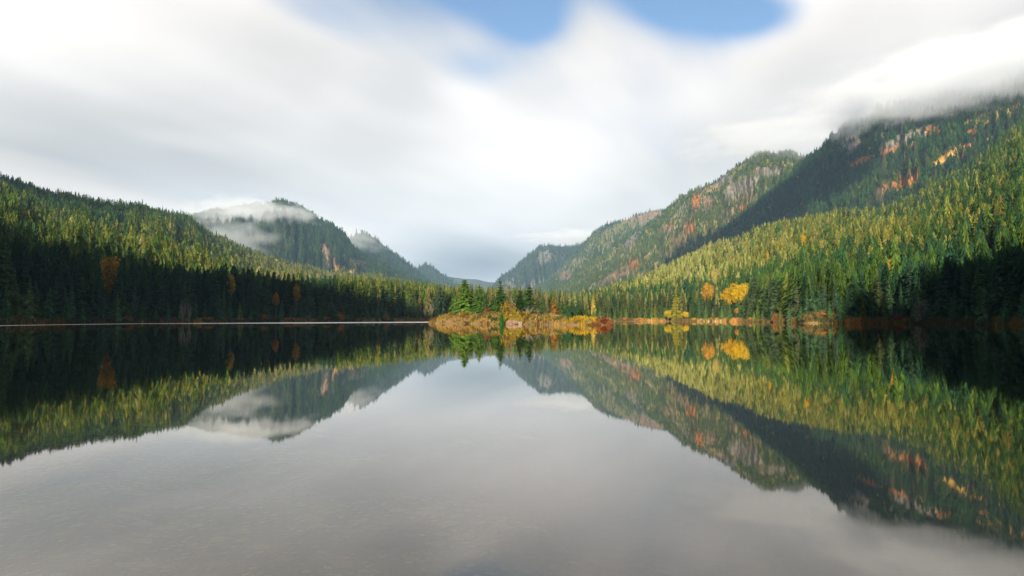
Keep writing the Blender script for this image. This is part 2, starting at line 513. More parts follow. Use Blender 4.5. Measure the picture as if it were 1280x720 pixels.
def layer(name, keys, foot, nx, nt, p=1.15, spur=0.10, spur_k=9.0, rough=0.02, seed=0, patches=(), back=0.55, base=None,
          mixes=(), zfoot=1.2, lean=0.0, spur_o=4):
    keys = np.array(keys, float); foot = np.array(foot, float)
    pxs = np.linspace(keys[0, 0], keys[-1, 0], nx)
    cy_ = np.interp(pxs, keys[:, 0], keys[:, 1]); cR = np.interp(pxs, keys[:, 0], keys[:, 2])
    # small uneven crest
    cy_ = cy_ + (5.0 if name in ('hill_left', 'slope_right', 'mountain_main') else 2.5)
    cy_ = cy_ + 2.0 * fbm(pxs / 16.0 + seed, pxs * 0 + seed, 4)
    fR = np.interp(pxs, foot[:, 0], foot[:, 1])
    crest = P(pxs, cy_, cR)
    az = np.arctan2(crest[:, 0], crest[:, 1])
    t = np.concatenate([np.linspace(0, 1, nt), 1 + np.linspace(0.04, 1, nt // 5)])
    T_, AZ = np.meshgrid(t, az)
    CZ = crest[:, 2:3]; CR = cR[:, None]; FR = fR[:, None]
    d = np.where(T_ <= 1, FR + (CR - FR) * T_, CR + (CR - FR) * back * (T_ - 1))
    front = zfoot + (CZ - zfoot) * np.clip(T_, 0, 1) ** p
    bk = CZ * (1 - sstep(0, 1, np.clip(T_ - 1, 0, 1)) * 0.85)
    z = np.where(T_ <= 1, front, bk)
    x = d * np.sin(AZ); y = d * np.cos(AZ)
    env = np.sin(np.pi * np.clip(T_, 0, 1)) ** 0.8 * (T_ <= 1)
    u = np.degrees(AZ) * spur_k / 10.0 + seed + lean * T_
    sp_ = ridged(u, T_ * 0.9 + seed * 1.7, spur_o, 0.55)
    z = z + env * CZ * spur * sp_ + env * rough * CZ * fbm(x / 60.0, y / 60.0, 4, 0.6)
    Pn = np.stack([x, y, z], -1)
    qx_, qy_ = proj(Pn)
    col = np.zeros(Pn.shape) + (FLOOR if base is None else base)
    open_ = np.zeros(z.shape)
    nA = fbm(x / 55.0 + seed, y / 55.0, 5, 0.6)
    for (col_m, thr, sc_, opn) in mixes:
        nn = fbm(x / sc_ + 31, z / sc_ * 0.7 + y / sc_ + seed * 3, 5, 0.62)
        k = sstep(thr, thr + 0.10, nn)[..., None]
        col = col * (1 - k) + col_m * k
        open_ = np.maximum(open_, k[..., 0] * opn)
    for (bx, by, rx, ry, rot, col_m, opn) in patches:
        a = PR(rot)
        ux = (qx_ - bx) * math.cos(a) - (qy_ - by) * math.sin(a)
        uy = (qx_ - bx) * math.sin(a) + (qy_ - by) * math.cos(a)
        r2 = (ux / rx) ** 2 + (uy / ry) ** 2 + 0.9 * nA
        k = sstep(1.15, 0.75, r2)[..., None]
        col = col * (1 - k) + np.array(col_m) * k
        open_ = np.maximum(open_, k[..., 0] * opn)
        if np.allclose(col_m, ROCK):
            z = z + k[..., 0] * 0.012 * CZ * ridged(x / 28.0, y / 28.0, 3)
    Pn[..., 2] = z
    o = obj('mountain', mesh_np(name, Pn.reshape(-1, 3), grid_faces(*z.shape), vert_col=col.reshape(-1, 3), attr_name='cover', smooth=True), M_hill)
    tag(o, kind='structure')
    LAYERS[name] = (Pn, open_, nt, qx_, qy_)
    return o


layer('hill_left', [(-1500, 300, 900), (-900, 235, 1000), (-300, 208, 1150), (0, 222, 1250), (40, 231, 1280), (100, 246, 1350), (150, 252, 1400), (200, 261, 1450),
                    (235, 269, 1500), (262, 291, 1500), (300, 306, 1500), (340, 322, 1550), (400, 335, 1600), (460, 343, 1700), (520, 352, 1800), (600, 364, 2000)],
      [(-1500, 200), (-300, 250), (0, 290), (200, 360), (460, 520), (600, 700)], 460, 110, p=1.1, spur=0.07, spur_k=7, seed=1,
      patches=[(214, 279, 7, 4, 0, ORANGE, 1)])
layer('peak_left', [(-100, 300, 3000), (120, 300, 3000), (180, 290, 3000), (230, 272, 3000), (265, 262, 3000), (300, 258, 3000), (330, 253, 3000), (345, 249, 3000), (360, 252, 3000), (375, 257, 3000),
                    (400, 273, 2950), (420, 283, 2900), (432, 292, 2900), (440, 308, 2850), (455, 318, 2850), (480, 330, 2800), (510, 345, 2800), (560, 364, 2800)],
      [(-100, 1800), (560, 2000)], 330, 90, p=0.95, spur=0.14, spur_k=16, seed=4, rough=0.03,
      patches=[(410, 322, 5, 22, 28, SCREE, 1), (424, 338, 9, 6, 0, GOLD, .8), (448, 330, 12, 6, -20, SCREE, .7), (448, 340, 14, 5, 0, GOLD, .6)])
layer('peak_mid', [(380, 345, 4200), (400, 330, 4200), (430, 300, 4200), (445, 291, 4200), (455, 290, 4200), (470, 297, 4200), (488, 310, 4200), (500, 318, 4200), (512, 328, 4200), (530, 345, 4200), (560, 366, 4200)],
      [(380, 3000), (560, 3000)], 130, 60, p=0.95, spur=0.13, spur_k=22, seed=7, rough=0.03)
layer('peak_far', [(490, 362, 5400), (505, 350, 5400), (520, 335, 5400), (530, 328, 5400), (540, 330, 5400), (555, 342, 5400), (575, 356, 5400), (600, 366, 5400)],
      [(490, 4300), (600, 4300)], 90, 40, p=0.95, spur=0.12, spur_k=30, seed=9)
layer('ridge_horizon', [(380, 362, 7600), (520, 349, 7600), (560, 344, 7600), (590, 347, 7600), (620, 350, 7600), (660, 344, 7600), (720, 352, 7600), (800, 360, 7600)],
      [(380, 6000), (800, 6000)], 120, 30, p=1.0, spur=0.1, spur_k=30, seed=12)
layer('ridge_blue', [(590, 372, 5200), (612, 360, 5200), (620, 352, 5200), (632, 341, 5200), (645, 330, 5200), (660, 318, 5200), (675, 306, 5200), (683, 304, 5200), (690, 303, 5200), (700, 306, 5200), (715, 306, 5200), (728, 301, 5200), (745, 296, 5200), (800, 290, 5200)],
      [(590, 3800), (800, 3800)], 170, 80, p=0.95, spur=0.16, spur_k=26, seed=15, rough=0.03, lean=1.2,
      patches=[(680, 322, 10, 6, 30, ROCK, .7)], mixes=[(ROCK * 0.8, 0.22, 260.0, .8)])
layer('ridge_back', [(640, 372, 4200), (680, 352, 4200), (712, 322, 4200), (732, 300, 4150), (740, 290, 4100), (747, 284, 4100), (760, 279, 4050), (775, 275, 4000), (790, 269, 4000), (820, 261, 3900), (850, 258, 3800), (900, 262, 3700)],
      [(640, 2900), (900, 2700)], 220, 110, p=0.95, spur=0.15, spur_k=26, seed=19, rough=0.03, lean=2.0,
      patches=[(800, 272, 26, 5, 18, SCREE, .7), (706, 346, 9, 8, 50, SCREE * .8, .7), (770, 290, 30, 8, 25, BRUSH, .6)],
      mixes=[(BRUSH, 0.08, 120.0, .5), (ROCK, 0.22, 160.0, .8)])
layer('ridge_mid', [(660, 376, 3300), (685, 362, 3250), (705, 352, 3200), (740, 326, 3100), (770, 304, 3050), (800, 285, 3000), (828, 264, 2950), (838, 254, 2900), (850, 245, 2900), (870, 235, 2850), (885, 229, 2800), (900, 221, 2800), (915, 208, 2750), (930, 199, 2750),
                    (942, 191, 2700), (955, 186, 2700), (970, 190, 2700), (985, 188, 2700), (1003, 194, 2700), (1060, 200, 2700)],
      [(660, 2000), (1060, 1700)], 420, 170, p=0.95, spur=0.13, spur_k=24, seed=23, rough=0.035, lean=2.6, base=np.array([.055, .075, .018]),
      patches=[(775, 342, 34, 6, 28, SCREE, .95), (795, 330, 10, 8, 20, ORANGE, .8), (825, 312, 20, 7, 35, BRUSH, .6), (852, 300, 26, 5, 40, SCREE, .9), (862, 285, 10, 10, 0, ORANGE, .5), (925, 235, 26, 10, 30, ROCK, .9), (905, 225, 12, 6, 20, ROCK, .8),
               (835, 284, 13, 6, 20, SCREE, .8), (930, 262, 8, 6, 30, ORANGE, .9), (893, 278, 3, 3, 0, GOLD, 1), (880, 255, 16, 8, 30, SCREE, .6), (870, 250, 5, 12, -10, ORANGE, .6), (960, 215, 20, 7, 0, ROCK, .7), (790, 300, 22, 5, 50, ROCK, .7)],
      mixes=[(BRUSH * 1.2, 0.0, 90.0, .5), (SCREE, 0.26, 110.0, .7), (ROCK, 0.30, 60.0, .8)])
layer('mountain_main', [(740, 372, 2600), (770, 360, 2600), (800, 345, 2500), (840, 322, 2400), (880, 300, 2300), (920, 268, 2250), (960, 238, 2200), (1000, 203, 2100), (1020, 185, 2080), (1040, 165, 2050), (1060, 152, 2000), (1075, 146, 2000),
                        (1085, 147, 2000), (1100, 134, 1980), (1130, 122, 1960), (1170, 116, 1950), (1210, 112, 1950), (1280, 90, 1950), (1500, 30, 2000), (1900, 60, 2000), (2300, 130, 2000)],
      [(740, 1800), (960, 1400), (1280, 1250), (2300, 1200)], 520, 170, p=0.95, spur=0.09, spur_k=16, seed=29, rough=0.03, lean=1.8,
      patches=[(1124, 232, 28, 7, 14, ORANGE, 1), (1105, 238, 16, 4, 20, SCREE * .8, .8), (1075, 203, 20, 5, 28, ORANGE, .95), (1120, 186, 22, 5, 12, ORANGE, .9), (1135, 172, 34, 7, 20, ROCK, .95), (1060, 182, 16, 10, 40, ROCK, .9), (1165, 164, 9, 6, 0, ORANGE, 1), (1175, 135, 30, 8, 10, ROCK, .8),
               (1110, 160, 20, 7, 35, ROCK, .7), (1225, 152, 22, 4, 12, GOLD, .95), (1215, 165, 7, 3, 0, ORANGE, 1), (1250, 172, 20, 4, 5, GOLD, .9), (1185, 195, 26, 4, 30, GOLD, .9), (1210, 185, 12, 4, 30, ORANGE, .8), (1240, 143, 30, 5, 12, SCREE, .8), (1265, 137, 20, 5, 12, GOLD, .8)])
layer('slope_right', [(690, 374, 1500), (720, 369, 1400), (740, 365, 1300), (800, 349, 1150), (860, 320, 1020), (900, 304, 1000), (960, 284, 1000), (1050, 266, 1050), (1110, 260, 1100), (1150, 244, 1120), (1180, 224, 1150), (1210, 206, 1180), (1240, 180, 1230), (1280, 150, 1300),
                      (1400, 90, 1400), (1900, 50, 1400), (2500, 120, 1200)],
      [(690, 700), (740, 560), (780, 500), (900, 440), (960, 390), (1040, 320), (1280, 262), (1600, 220), (2500, 170)], 460, 150, p=1.12, spur=0.05, spur_k=8, seed=33, rough=0.02)

# hills behind the viewer, unseen, added and crest-shaped to keep the near shores in shade (sun-aligned coordinates c across, s along)
Fv = np.array([math.sin(PR(SUN_AZ)), math.cos(PR(SUN_AZ))]); Cv = np.array([math.cos(PR(SUN_AZ)), -math.sin(PR(SUN_AZ))])
hc = np.linspace(-1300, 1300, 900)
Hc = np.interp(hc, [-1300, -700, -350, -250, -150, -128, -108, -90, -20, 8, 24, 44, 90, 130, 250, 600, 1300],
               [300, 345, 350, 330, 312, 306, 235, 180, 180, 215, 245, 272, 303, 332, 380, 430, 400])
Hc = Hc + 22 * fbm(hc / 18.0, hc * 0 + 2, 4, .65)
hs = np.array([-90, -160, -260, -360, -440, -480, -500, -520, -570, -700, -900, -1150.])
hp = np.array([-2, 0.12, 0.36, 0.64, 0.86, 0.96, 1.0, 0.97, 0.85, 0.55, 0.25, -0.02])
HX = hc[:, None] * Cv[0] + hs[None, :] * Fv[0]; HY = hc[:, None] * Cv[1] + hs[None, :] * Fv[1]
HZ = Hc[:, None] * hp[None, :]
HZ[:, 0] = -2
Vh = np.stack([HX, HY, HZ], -1)
tag(obj('shade_hills', mesh_np('shade_hills', Vh.reshape(-1, 3), grid_faces(*HX.shape), vert_col=np.tile(FLOOR * 1.4, (HX.size, 1)), attr_name='cover', smooth=True), M_hill), kind='structure')

# ------------------------------------------------------------------ island
LUMPS = [(-14, 222, 14, 11, 3.3, 0), (-20, 230, 9, 8, 2.4, 0), (2, 197, 11, 10, 2.7, 0), (9.5, 181, 8, 8, 2.0, 0), (17.5, 163, 6.3, 4.5, 1.7, 0), (-5, 208, 9, 8, 3.0, 0), (13, 172, 6, 6, 1.6, 0)]


def island_z(x, y):
    z = np.zeros(np.shape(x)) - 1.6
    for (a, b, rx, ry, h, _) in LUMPS:
        d = ((x - a) / rx) ** 2 + ((y - b) / ry) ** 2
        d = d * (1 + 0.22 * fbm(x * 0.22, y * 0.22, 3))
        z = np.maximum(z, (h + 0.9) * (1 - d ** 1.15) - 0.9)
    z = np.maximum(z, -1.6)
    return z + 0.28 * fbm(x * 0.7, y * 0.7, 3) * (z > -1.3) + 0.12 * fbm(x * 2.2, y * 2.2, 2) * (z > -1.3)


ix = np.linspace(-36, 32, 190); iy = np.linspace(150, 248, 230)
IX, IY = np.meshgrid(ix, iy, indexing='ij')
IZ = island_z(IX, IY)
tag(obj('island', mesh_np('island', np.stack([IX, IY, IZ], -1).reshape(-1, 3), grid_faces(*IX.shape), smooth=True), M_island), kind='structure')

# ------------------------------------------------------------------ tree prototypes


def tube(pts, rads, n=6):
    pts = np.array(pts, float); V = []; T = []
    for i, p in enumerate(pts):
        t = pts[min(i + 1, len(pts) - 1)] - pts[max(i - 1, 0)]
        t /= np.linalg.norm(t) + 1e-9
        a = np.cross(t, [0.3, 0.9, 0.1]); a /= np.linalg.norm(a) + 1e-9
        b = np.cross(t, a)
        for k in range(n):
            th = 2 * math.pi * k / n
            V.append(p + rads[i] * (a * math.cos(th) + b * math.sin(th)))
    for i in range(len(pts) - 1):
        for k in range(n):
            a0 = i * n + k; a1 = i * n + (k + 1) % n
            T.append((a0, a1, a1 + n)); T.append((a0, a1 + n, a0 + n))
    return np.array(V), np.array(T)


def cat(parts):
    V = []; T = []; C = []; o = 0
    for p in parts:
        V.append(p[0]); T.append(p[1] + o); o += len(p[0])
        if len(p) > 2: C.append(p[2])
    return (np.concatenate(V), np.concatenate(T), np.concatenate(C) if C else None)


def conifer_hi(seed, rad=0.14, levels=30, droop=0.35, gap=0.15, base=0.06, shape=0.85, wide_tip=0.0):
    """unit-height conifer crown (about 2500 small sprays) and trunk"""
    r = random.Random(seed)
    V = []; T = []; C = []

    def tri(a, b, c, col):
        i = len(V); V.extend((a, b, c)); T.append((i, i + 1, i + 2)); C.append(col)
    side = [r.uniform(0.75, 1.2) for _ in range(8)]
    for k in range(levels):
        u = (k + r.uniform(-.3, .3)) / levels
        z = base + (0.985 - base) * u
        R = rad * ((1 - u) ** shape) * (0.55 + 0.45 * min(1, (u + 0.04) * 9)) + 0.006 + wide_tip * (1 - u) * u
        nb = 9 if u < 0.6 else 7
        off = r.uniform(0, 6.28)
        for b in range(nb):
            if r.random() < gap: continue
            th = off + 6.283 * b / nb + r.uniform(-.3, .3)
            L = R * r.uniform(0.6, 1.18) * side[int(th / 6.2832 * 8) % 8]
            e = np.array([math.cos(th), math.sin(th), 0]); s = np.array([-e[1], e[0], 0])
            dr = droop * (1 - u) * r.uniform(.6, 1.4) - 0.25 * u
            shade = r.uniform(0.7, 1.3)
            n = 4
            for j in range(n):
                f = 0.18 + 0.82 * j / (n - 1)
                p = e * L * f + np.array([0, 0, z - dr * L * f - 0.18 * L * f * f])
                w = (L * 0.36 * (1.12 - f * 0.75) + 0.005) * r.uniform(.7, 1.3)
                up = np.array([0, 0, w * r.uniform(.1, .5)])
                tip = p + e * w * r.uniform(.9, 1.5) - np.array([0, 0, w * r.uniform(.1, .8)])
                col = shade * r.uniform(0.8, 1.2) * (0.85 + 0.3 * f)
                hue = r.uniform(-.08, .08)
                cc = (col * (1 + hue), col, col * (1 - hue))
                tri(p - s * w + up * .3 - e * w * .2, tip, p + s * w * .1 + up, cc)
                tri(p + s * w + up * .3 - e * w * .2, p - s * w * .1 + up, tip, cc)
                if r.random() < 0.7:
                    tri(p - s * w * .7, p + s * w * .7, p - np.array([0, 0, w * r.uniform(.9, 1.7)]) + e * w * .4, cc)
    # leader
    for a in (0, 1.57):
        e = np.array([math.cos(a), math.sin(a), 0]) * 0.010
        tri(e + [0, 0, .955], -e + [0, 0, .955], np.array([0, 0, 1.0]), (1, 1, 1))
    tv, tt = tube([(0, 0, -0.03), (0.002, 0, 0.3), (0, 0.002, 0.7), (0, 0, 0.97)], [0.016, 0.012, 0.007, 0.002], 7)
    return (np.array(V), np.array(T), np.array(C)), (tv, tt)


def conifer_lo(seed, tiers, n, rad=0.17, gap=0.12, droop=0.55):
    r = random.Random(seed); V = []; T = []; C = []
    for k in range(tiers):
        u = k / tiers
        z0 = 0.04 + 0.96 * u
        R = rad * (1 - u) ** 0.85 + 0.008
        h = 1.5 * 0.96 / tiers
        off = r.uniform(0, 6.28)
        for b in range(n):
            if r.random() < gap and k > 0: continue
            th = off + 6.283 * b / n; dth = 3.6 / n * r.uniform(.7, 1.2)
            top = min(z0 + h * r.uniform(.9, 1.2), 1.0)
            r1 = R * r.uniform(.6, 1.25); r2 = R * r.uniform(.45, 1.1)
            i = len(V)
            V += [(0, 0, top), (r1 * math.cos(th), r1 * math.sin(th), z0 - R * droop * r.uniform(0, .8)),
                  (r2 * math.cos(th + dth), r2 * math.sin(th + dth), z0 + h * r.uniform(0, .25))]
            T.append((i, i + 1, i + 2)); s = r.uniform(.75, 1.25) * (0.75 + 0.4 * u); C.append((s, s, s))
    return np.array(V, float), np.array(T), np.array(C)


def broadleaf(seed, n=1100, rx=0.30, rz=0.38, cz=0.6, leaf=0.035, lobes=9):
    r = np.random.RandomState(seed)
    lc = r.randn(lobes, 3); lc /= np.linalg.norm(lc, axis=1, keepdims=True)
    lc = lc * np.array([rx, rx, rz]) * 0.62 * r.uniform(.6, 1, (lobes, 1)) + [0, 0, cz]
    lr = r.uniform(.38, .60, lobes)
    k = r.randint(0, lobes, n)
    d = r.randn(n, 3); d /= np.linalg.norm(d, axis=1, keepdims=True)
    q = lc[k] + d * (np.array([rx, rx, rz]) * lr[k][:, None]) * r.uniform(.55, 1.08, (n, 1))
    a = r.randn(n, 3); a /= np.linalg.norm(a, axis=1, keepdims=True)
    b = np.cross(a, d + 0.3 * r.randn(n, 3)); b /= np.linalg.norm(b, axis=1, keepdims=True) + 1e-9
    s = leaf * r.uniform(.6, 1.4, (n, 1))
    V = np.stack([q + a * s, q - a * s * .6 + b * s, q - a * s * .6 - b * s], 1).reshape(-1, 3)
    T = np.arange(3 * n).reshape(n, 3)
    sh = r.uniform(.7, 1.25, n) * (0.9 + 0.25 * r.rand(lobes)[k])
    C = np.stack([sh, sh * r.uniform(.9, 1.08, n), sh * .95], 1)
    parts = [tube([(0, 0, -.03), (.01, 0, .25), (0, .01, .5), (.01, 0, .8)], [.022, .017, .012, .004], 7)]
    for i in range(lobes):
        e = lc[i]; st = np.array([0, 0, 0.25 + 0.3 * r.rand()])
        m_ = (st + e) / 2 + [0, 0, -0.02]
        parts.append(tube([st, m_, e], [.010, .007, .003], 5))
    tv, tt, _ = cat(parts)
    return (V, T, C), (tv, tt)


def shrub(seed, n=520, rx=0.55, rz=0.5, leaf=0.055, stems=9, rag=1.0):
    """unit-size bush: width about 1.1, height about 1"""
    r = np.random.RandomState(seed)
    lobes = 7
    lc = np.stack([r.uniform(-.6, .6, lobes) * rx, r.uniform(-.6, .6, lobes) * rx, r.uniform(.22, .72, lobes)], 1)
    lr = r.uniform(.22, .40, lobes)
    k = r.randint(0, lobes, n)
    d = r.randn(n, 3); d /= np.linalg.norm(d, axis=1, keepdims=True)
    q = lc[k] + d * lr[k][:, None] * r.uniform(.5, 1.1, (n, 1))
    q[:, 2] = np.abs(q[:, 2])
    a = r.randn(n, 3); a /= np.linalg.norm(a, axis=1, keepdims=True)
    b = np.cross(a, d + .3 * r.randn(n, 3)); b /= np.linalg.norm(b, axis=1, keepdims=True) + 1e-9
    s = leaf * r.uniform(.5, 1.5, (n, 1))
    V = np.stack([q + a * s * 1.3, q - a * s * .6 + b * s * .8, q - a * s * .6 - b * s * .8], 1).reshape(-1, 3)
    T = np.arange(3 * n).reshape(n, 3)
    sh = r.uniform(.65, 1.3, n)
    C = np.stack([sh, sh * r.uniform(.88, 1.1, n), sh * .95], 1)
    parts = []
    for i in range(stems):
        th = r.uniform(0, 6.28); L = r.uniform(.6, 1.0)
        e = np.array([math.cos(th) * .4 * L, math.sin(th) * .4 * L, .85 * L])
        parts.append(tube([(0, 0, -.05), e * [.35, .35, .5], e], [.018, .012, .004], 4))
        for q_ in range(3):
            st = e * r.uniform(.4, .8); d2 = e * .3 + r.randn(3) * .13
            parts.append(tube([st, st + d2], [.007, .002], 3))
    tv, tt, _ = cat(parts)
    return (V, T, C), (tv, tt)


def protos(kind, gens):
    out = []
    for (V, T, C), (tv, tt) in gens:
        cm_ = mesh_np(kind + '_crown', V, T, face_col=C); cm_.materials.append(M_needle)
        tm = mesh_np(kind + '_trunk', tv, tt, smooth=True); tm.materials.append(M_bark)
        out.append((cm_, tm))
    return out


FIR = protos('fir', [conifer_hi(11, .155, 30, .35), conifer_hi(12, .140, 32, .45), conifer_hi(13, .175, 28, .4, gap=.2), conifer_hi(14, .145, 30, .3, gap=.22, base=.10)])
SPRUCE = protos('spruce', [conifer_hi(21, .21, 26, .5), conifer_hi(22, .235, 24, .45, gap=.2), conifer_hi(23, .20, 26, .55, shape=.75)])
CEDAR = protos('cedar', [conifer_hi(31, .26, 26, .35, shape=.62, base=.02, gap=.08), conifer_hi(32, .30, 24, .3, shape=.58, base=.02, gap=.08), conifer_hi(33, .24, 26, .4, shape=.7, base=.02)])
LEAFY = protos('leafy', [broadleaf(41, n=2400, leaf=.022, lobes=16), broadleaf(42, n=2200, rx=.26, rz=.36, leaf=.022, lobes=14), broadleaf(43, n=1400, rx=.15, rz=.34, cz=.64, leaf=.02, lobes=10)])
BIRCH = protos('birch', [broadleaf(51, n=520, rx=.14, rz=.24, cz=.76, leaf=.03, lobes=7), broadleaf(52, n=560, rx=.15, rz=.30, cz=.68, leaf=.03, lobes=7)])
SHRUB = protos('shrub', [shrub(61), shrub(62), shrub(63), shrub(64)])
BARE = protos('bare', [shrub(71, n=110, leaf=.03, stems=26), shrub(72, n=130, leaf=.03, stems=30)])

FIRC = (0.036, 0.072, 0.034); DARK = (0.030, 0.064, 0.034); GREEN = (0.045, 0.085, 0.022); BRIGHT = (0.07, 0.13, 0.018)
OLIVE = (0.11, 0.115, 0.028); YELLOW = (0.40, 0.23, 0.02); AMBER = (0.36, 0.15, 0.02)
rnd = random.Random(99)
count_ind = [0]


def jit(c, v=0.15):
    k = 1 + rnd.uniform(-v, v)
    return tuple(max(0.003, x * k * (1 + rnd.uniform(-v, v) * .6)) for x in c)


CLEAR = []      # (pixel column, half width, base distance, lowest line of the crown to keep in view)


def blocks(px, py, R):
    b = np.zeros(np.shape(px), bool)
    for (cx, hw, cr, cyy) in CLEAR:
        b |= (np.abs(px - cx) < hw) & (R < cr + 4) & (R > cr * .45) & (py < cyy)
    return b


def plant(name, pair, x, y, z, h, w, color, label, cat_, group=None, bark=(0.11, 0.085, 0.065), parts=('trunk', 'crown'), lean=0.0):
    """one tree or bush: Empty at its base, trunk and crown as children; h is height, w a width factor"""
    t = bpy.data.objects.new(name, None); COL.objects.link(t)
    t.location = (x, y, z); t.scale = (h * w, h * w, h)
    t.rotation_euler = (rnd.uniform(-lean, lean), rnd.uniform(-lean, lean), rnd.uniform(0, 6.28))
    t.empty_display_size = 0.1
    tag(t, label, cat_, group)
    cm_, tm = pair
    a = bpy.data.objects.new(parts[0], tm); COL.objects.link(a); a.parent = t; a.color = (*bark, 1)
    b = bpy.data.objects.new(parts[1], cm_); COL.objects.link(b); b.parent = t; b.color = (*color, 1)
    count_ind[0] += 1
    return t


def at(px, R):
    az = math.atan((px - 640) / F)
    return R * math.sin(az), R * math.cos(az)


def gz(x, y): return float(ground_z(np.array([x]), np.array([y]))[0])
def iz(x, y): return float(island_z(np.array([x]), np.array([y]))[0])


for a_ in [(137, 13, 330, 337), (288, 6, 312, 364), (345, 5, 318, 380), (370, 6, 330, 370), (835, 8, 420, 399), (845, 8, 424, 396), (857, 8, 415, 399), (742, 6, 470, 385),
           (885, 10, 470, 363), (901, 5, 450, 369), (909, 5, 456, 367), (920, 8, 455, 364), (930, 7, 458, 365), (893, 7, 600, 345), (1005, 6, 640, 300), (960, 4, 620, 323),
           (1113, 5, 420, 332), (1124, 4, 425, 330), (920, 6, 400, 399), (1079, 8, 262, 400), (1215, 4, 470, 300), (1239, 4, 480, 300), (540, 5, 384, 400), (531, 5, 380, 400),
           (229, 5, 268, 400), (237, 5, 270, 400)]:
    CLEAR.append(a_)

# ---- island trees (each its own label)
ISLAND_TREES = [
    # px, R, height, width, proto, colour, name, label
    (567, 229, 8.2, 1.3, CEDAR[0], BRIGHT, 'conifer', 'bright green bushy conifer, leftmost tree on the island'),
    (581, 224, 11.6, 1.3, CEDAR[1], BRIGHT, 'conifer', 'broad bright green conifer, widest tree on the left of the island'),
    (598, 222, 9.9, 1.25, CEDAR[2], (0.055, 0.11, 0.018), 'conifer', 'rounded bright green conifer between the broad conifer and the red brown bush'),
    (615, 217, 7.6, 1.1, CEDAR[0], GREEN, 'conifer', 'mid green conifer half hidden left of the tallest island fir'),
    (626, 214, 13.6, 1.3, SPRUCE[0], (0.032, 0.068, 0.014), 'fir_tree', 'tallest fir on the island with a pointed dark green top'),
    (637, 216, 8.6, 1.0, BARE[0], (0.25, 0.22, 0.13), 'bare_tree', 'pale leafless tree between the tall firs on the island'),
    (649, 211, 11.4, 1.4, SPRUCE[1], (0.020, 0.044, 0.012), 'fir_tree', 'left one of the pair of dark firs in the middle of the island'),
    (661, 209, 12.4, 1.45, SPRUCE[2], (0.024, 0.052, 0.014), 'fir_tree', 'right one of the pair of dark firs in the middle of the island'),
    (671, 206, 8.8, 1.2, SPRUCE[2], GREEN, 'fir_tree', 'smaller green fir just right of the dark fir pair'),
    (681, 205, 6.4, 1.0, BARE[1], (0.26, 0.23, 0.12), 'bare_tree', 'thin pale leafless tree right of the smaller green fir'),
    (693, 199, 8.4, 1.15, CEDAR[2], (0.22, 0.11, 0.022), 'conifer', 'rusty brown conifer on the right half of the island'),
    (704, 193, 8.2, 1.1, SPRUCE[0], GREEN, 'fir_tree', 'green fir directly right of the rusty brown conifer'),
    (709, 180, 5.6, 1.0, CEDAR[1], (0.030, 0.080, 0.030), 'conifer', 'low bushy blue green conifer at the water on the right of the island'),
    (721, 178, 6.6, 1.1, CEDAR[2], (0.030, 0.075, 0.030), 'conifer', 'blue green conifer behind the yellow spit, taller of the two low ones'),
    (733, 182, 5.8, 1.1, SPRUCE[1], (0.050, 0.10, 0.022), 'conifer', 'small green spruce, rightmost tree on the island'),
    (627, 186, 4.4, 1.05, CEDAR[0], (0.025, 0.10, 0.020), 'conifer', 'small cone shaped green conifer standing at the island waterline'),
    (606, 221, 7.8, 1.2, SPRUCE[1], (0.045, 0.09, 0.022), 'conifer', 'mid green spruce behind the narrow rust red bush'),
    (575, 228, 6.6, 1.4, CEDAR[2], (0.045, 0.09, 0.02), 'conifer', 'low deep green conifer filling the gap behind the leftmost island trees'),
    (590, 226, 8.4, 1.2, SPRUCE[2], (0.05, 0.10, 0.02), 'conifer', 'green spruce between the broad conifer and the rounded one'),
    (655, 214, 8.2, 1.2, SPRUCE[0], (0.03, 0.06, 0.02), 'conifer', 'shorter dark spruce standing between the dark fir pair'),
    (677, 204, 8.8, 1.1, SPRUCE[1], (0.055, 0.10, 0.028), 'conifer', 'light green spruce between the smaller green fir and the rusty conifer'),
    (699, 200, 6.0, 1.2, CEDAR[0], (0.045, 0.085, 0.03), 'conifer', 'bushy green conifer tucked right behind the rusty brown conifer'),
    (714, 188, 7.2, 1.2, SPRUCE[2], (0.04, 0.085, 0.028), 'conifer', 'dark green spruce behind the two low blue green conifers'),
    (727, 184, 6.4, 1.2, SPRUCE[0], (0.045, 0.09, 0.024), 'conifer', 'small spruce between the taller blue green conifer and the rightmost one'),
    (619, 212, 6.2, 1.3, CEDAR[1], (0.05, 0.10, 0.02), 'conifer', 'bushy green conifer at the foot of the tallest island fir'),
    (553, 233, 3.6, 1.0, SPRUCE[0], (0.030, 0.06, 0.03), 'conifer', 'tiny dark conifer at the left tip of the island'),
]
for px, R, h, w, pr, c, nm, lb in ISLAND_TREES:
    x, y = at(px, R)
    plant(nm, pr, x, y, max(iz(x, y), -0.1) - 0.1, h, w, jit(c, .05), lb, 'tree', 'trees on the small island', lean=.03)

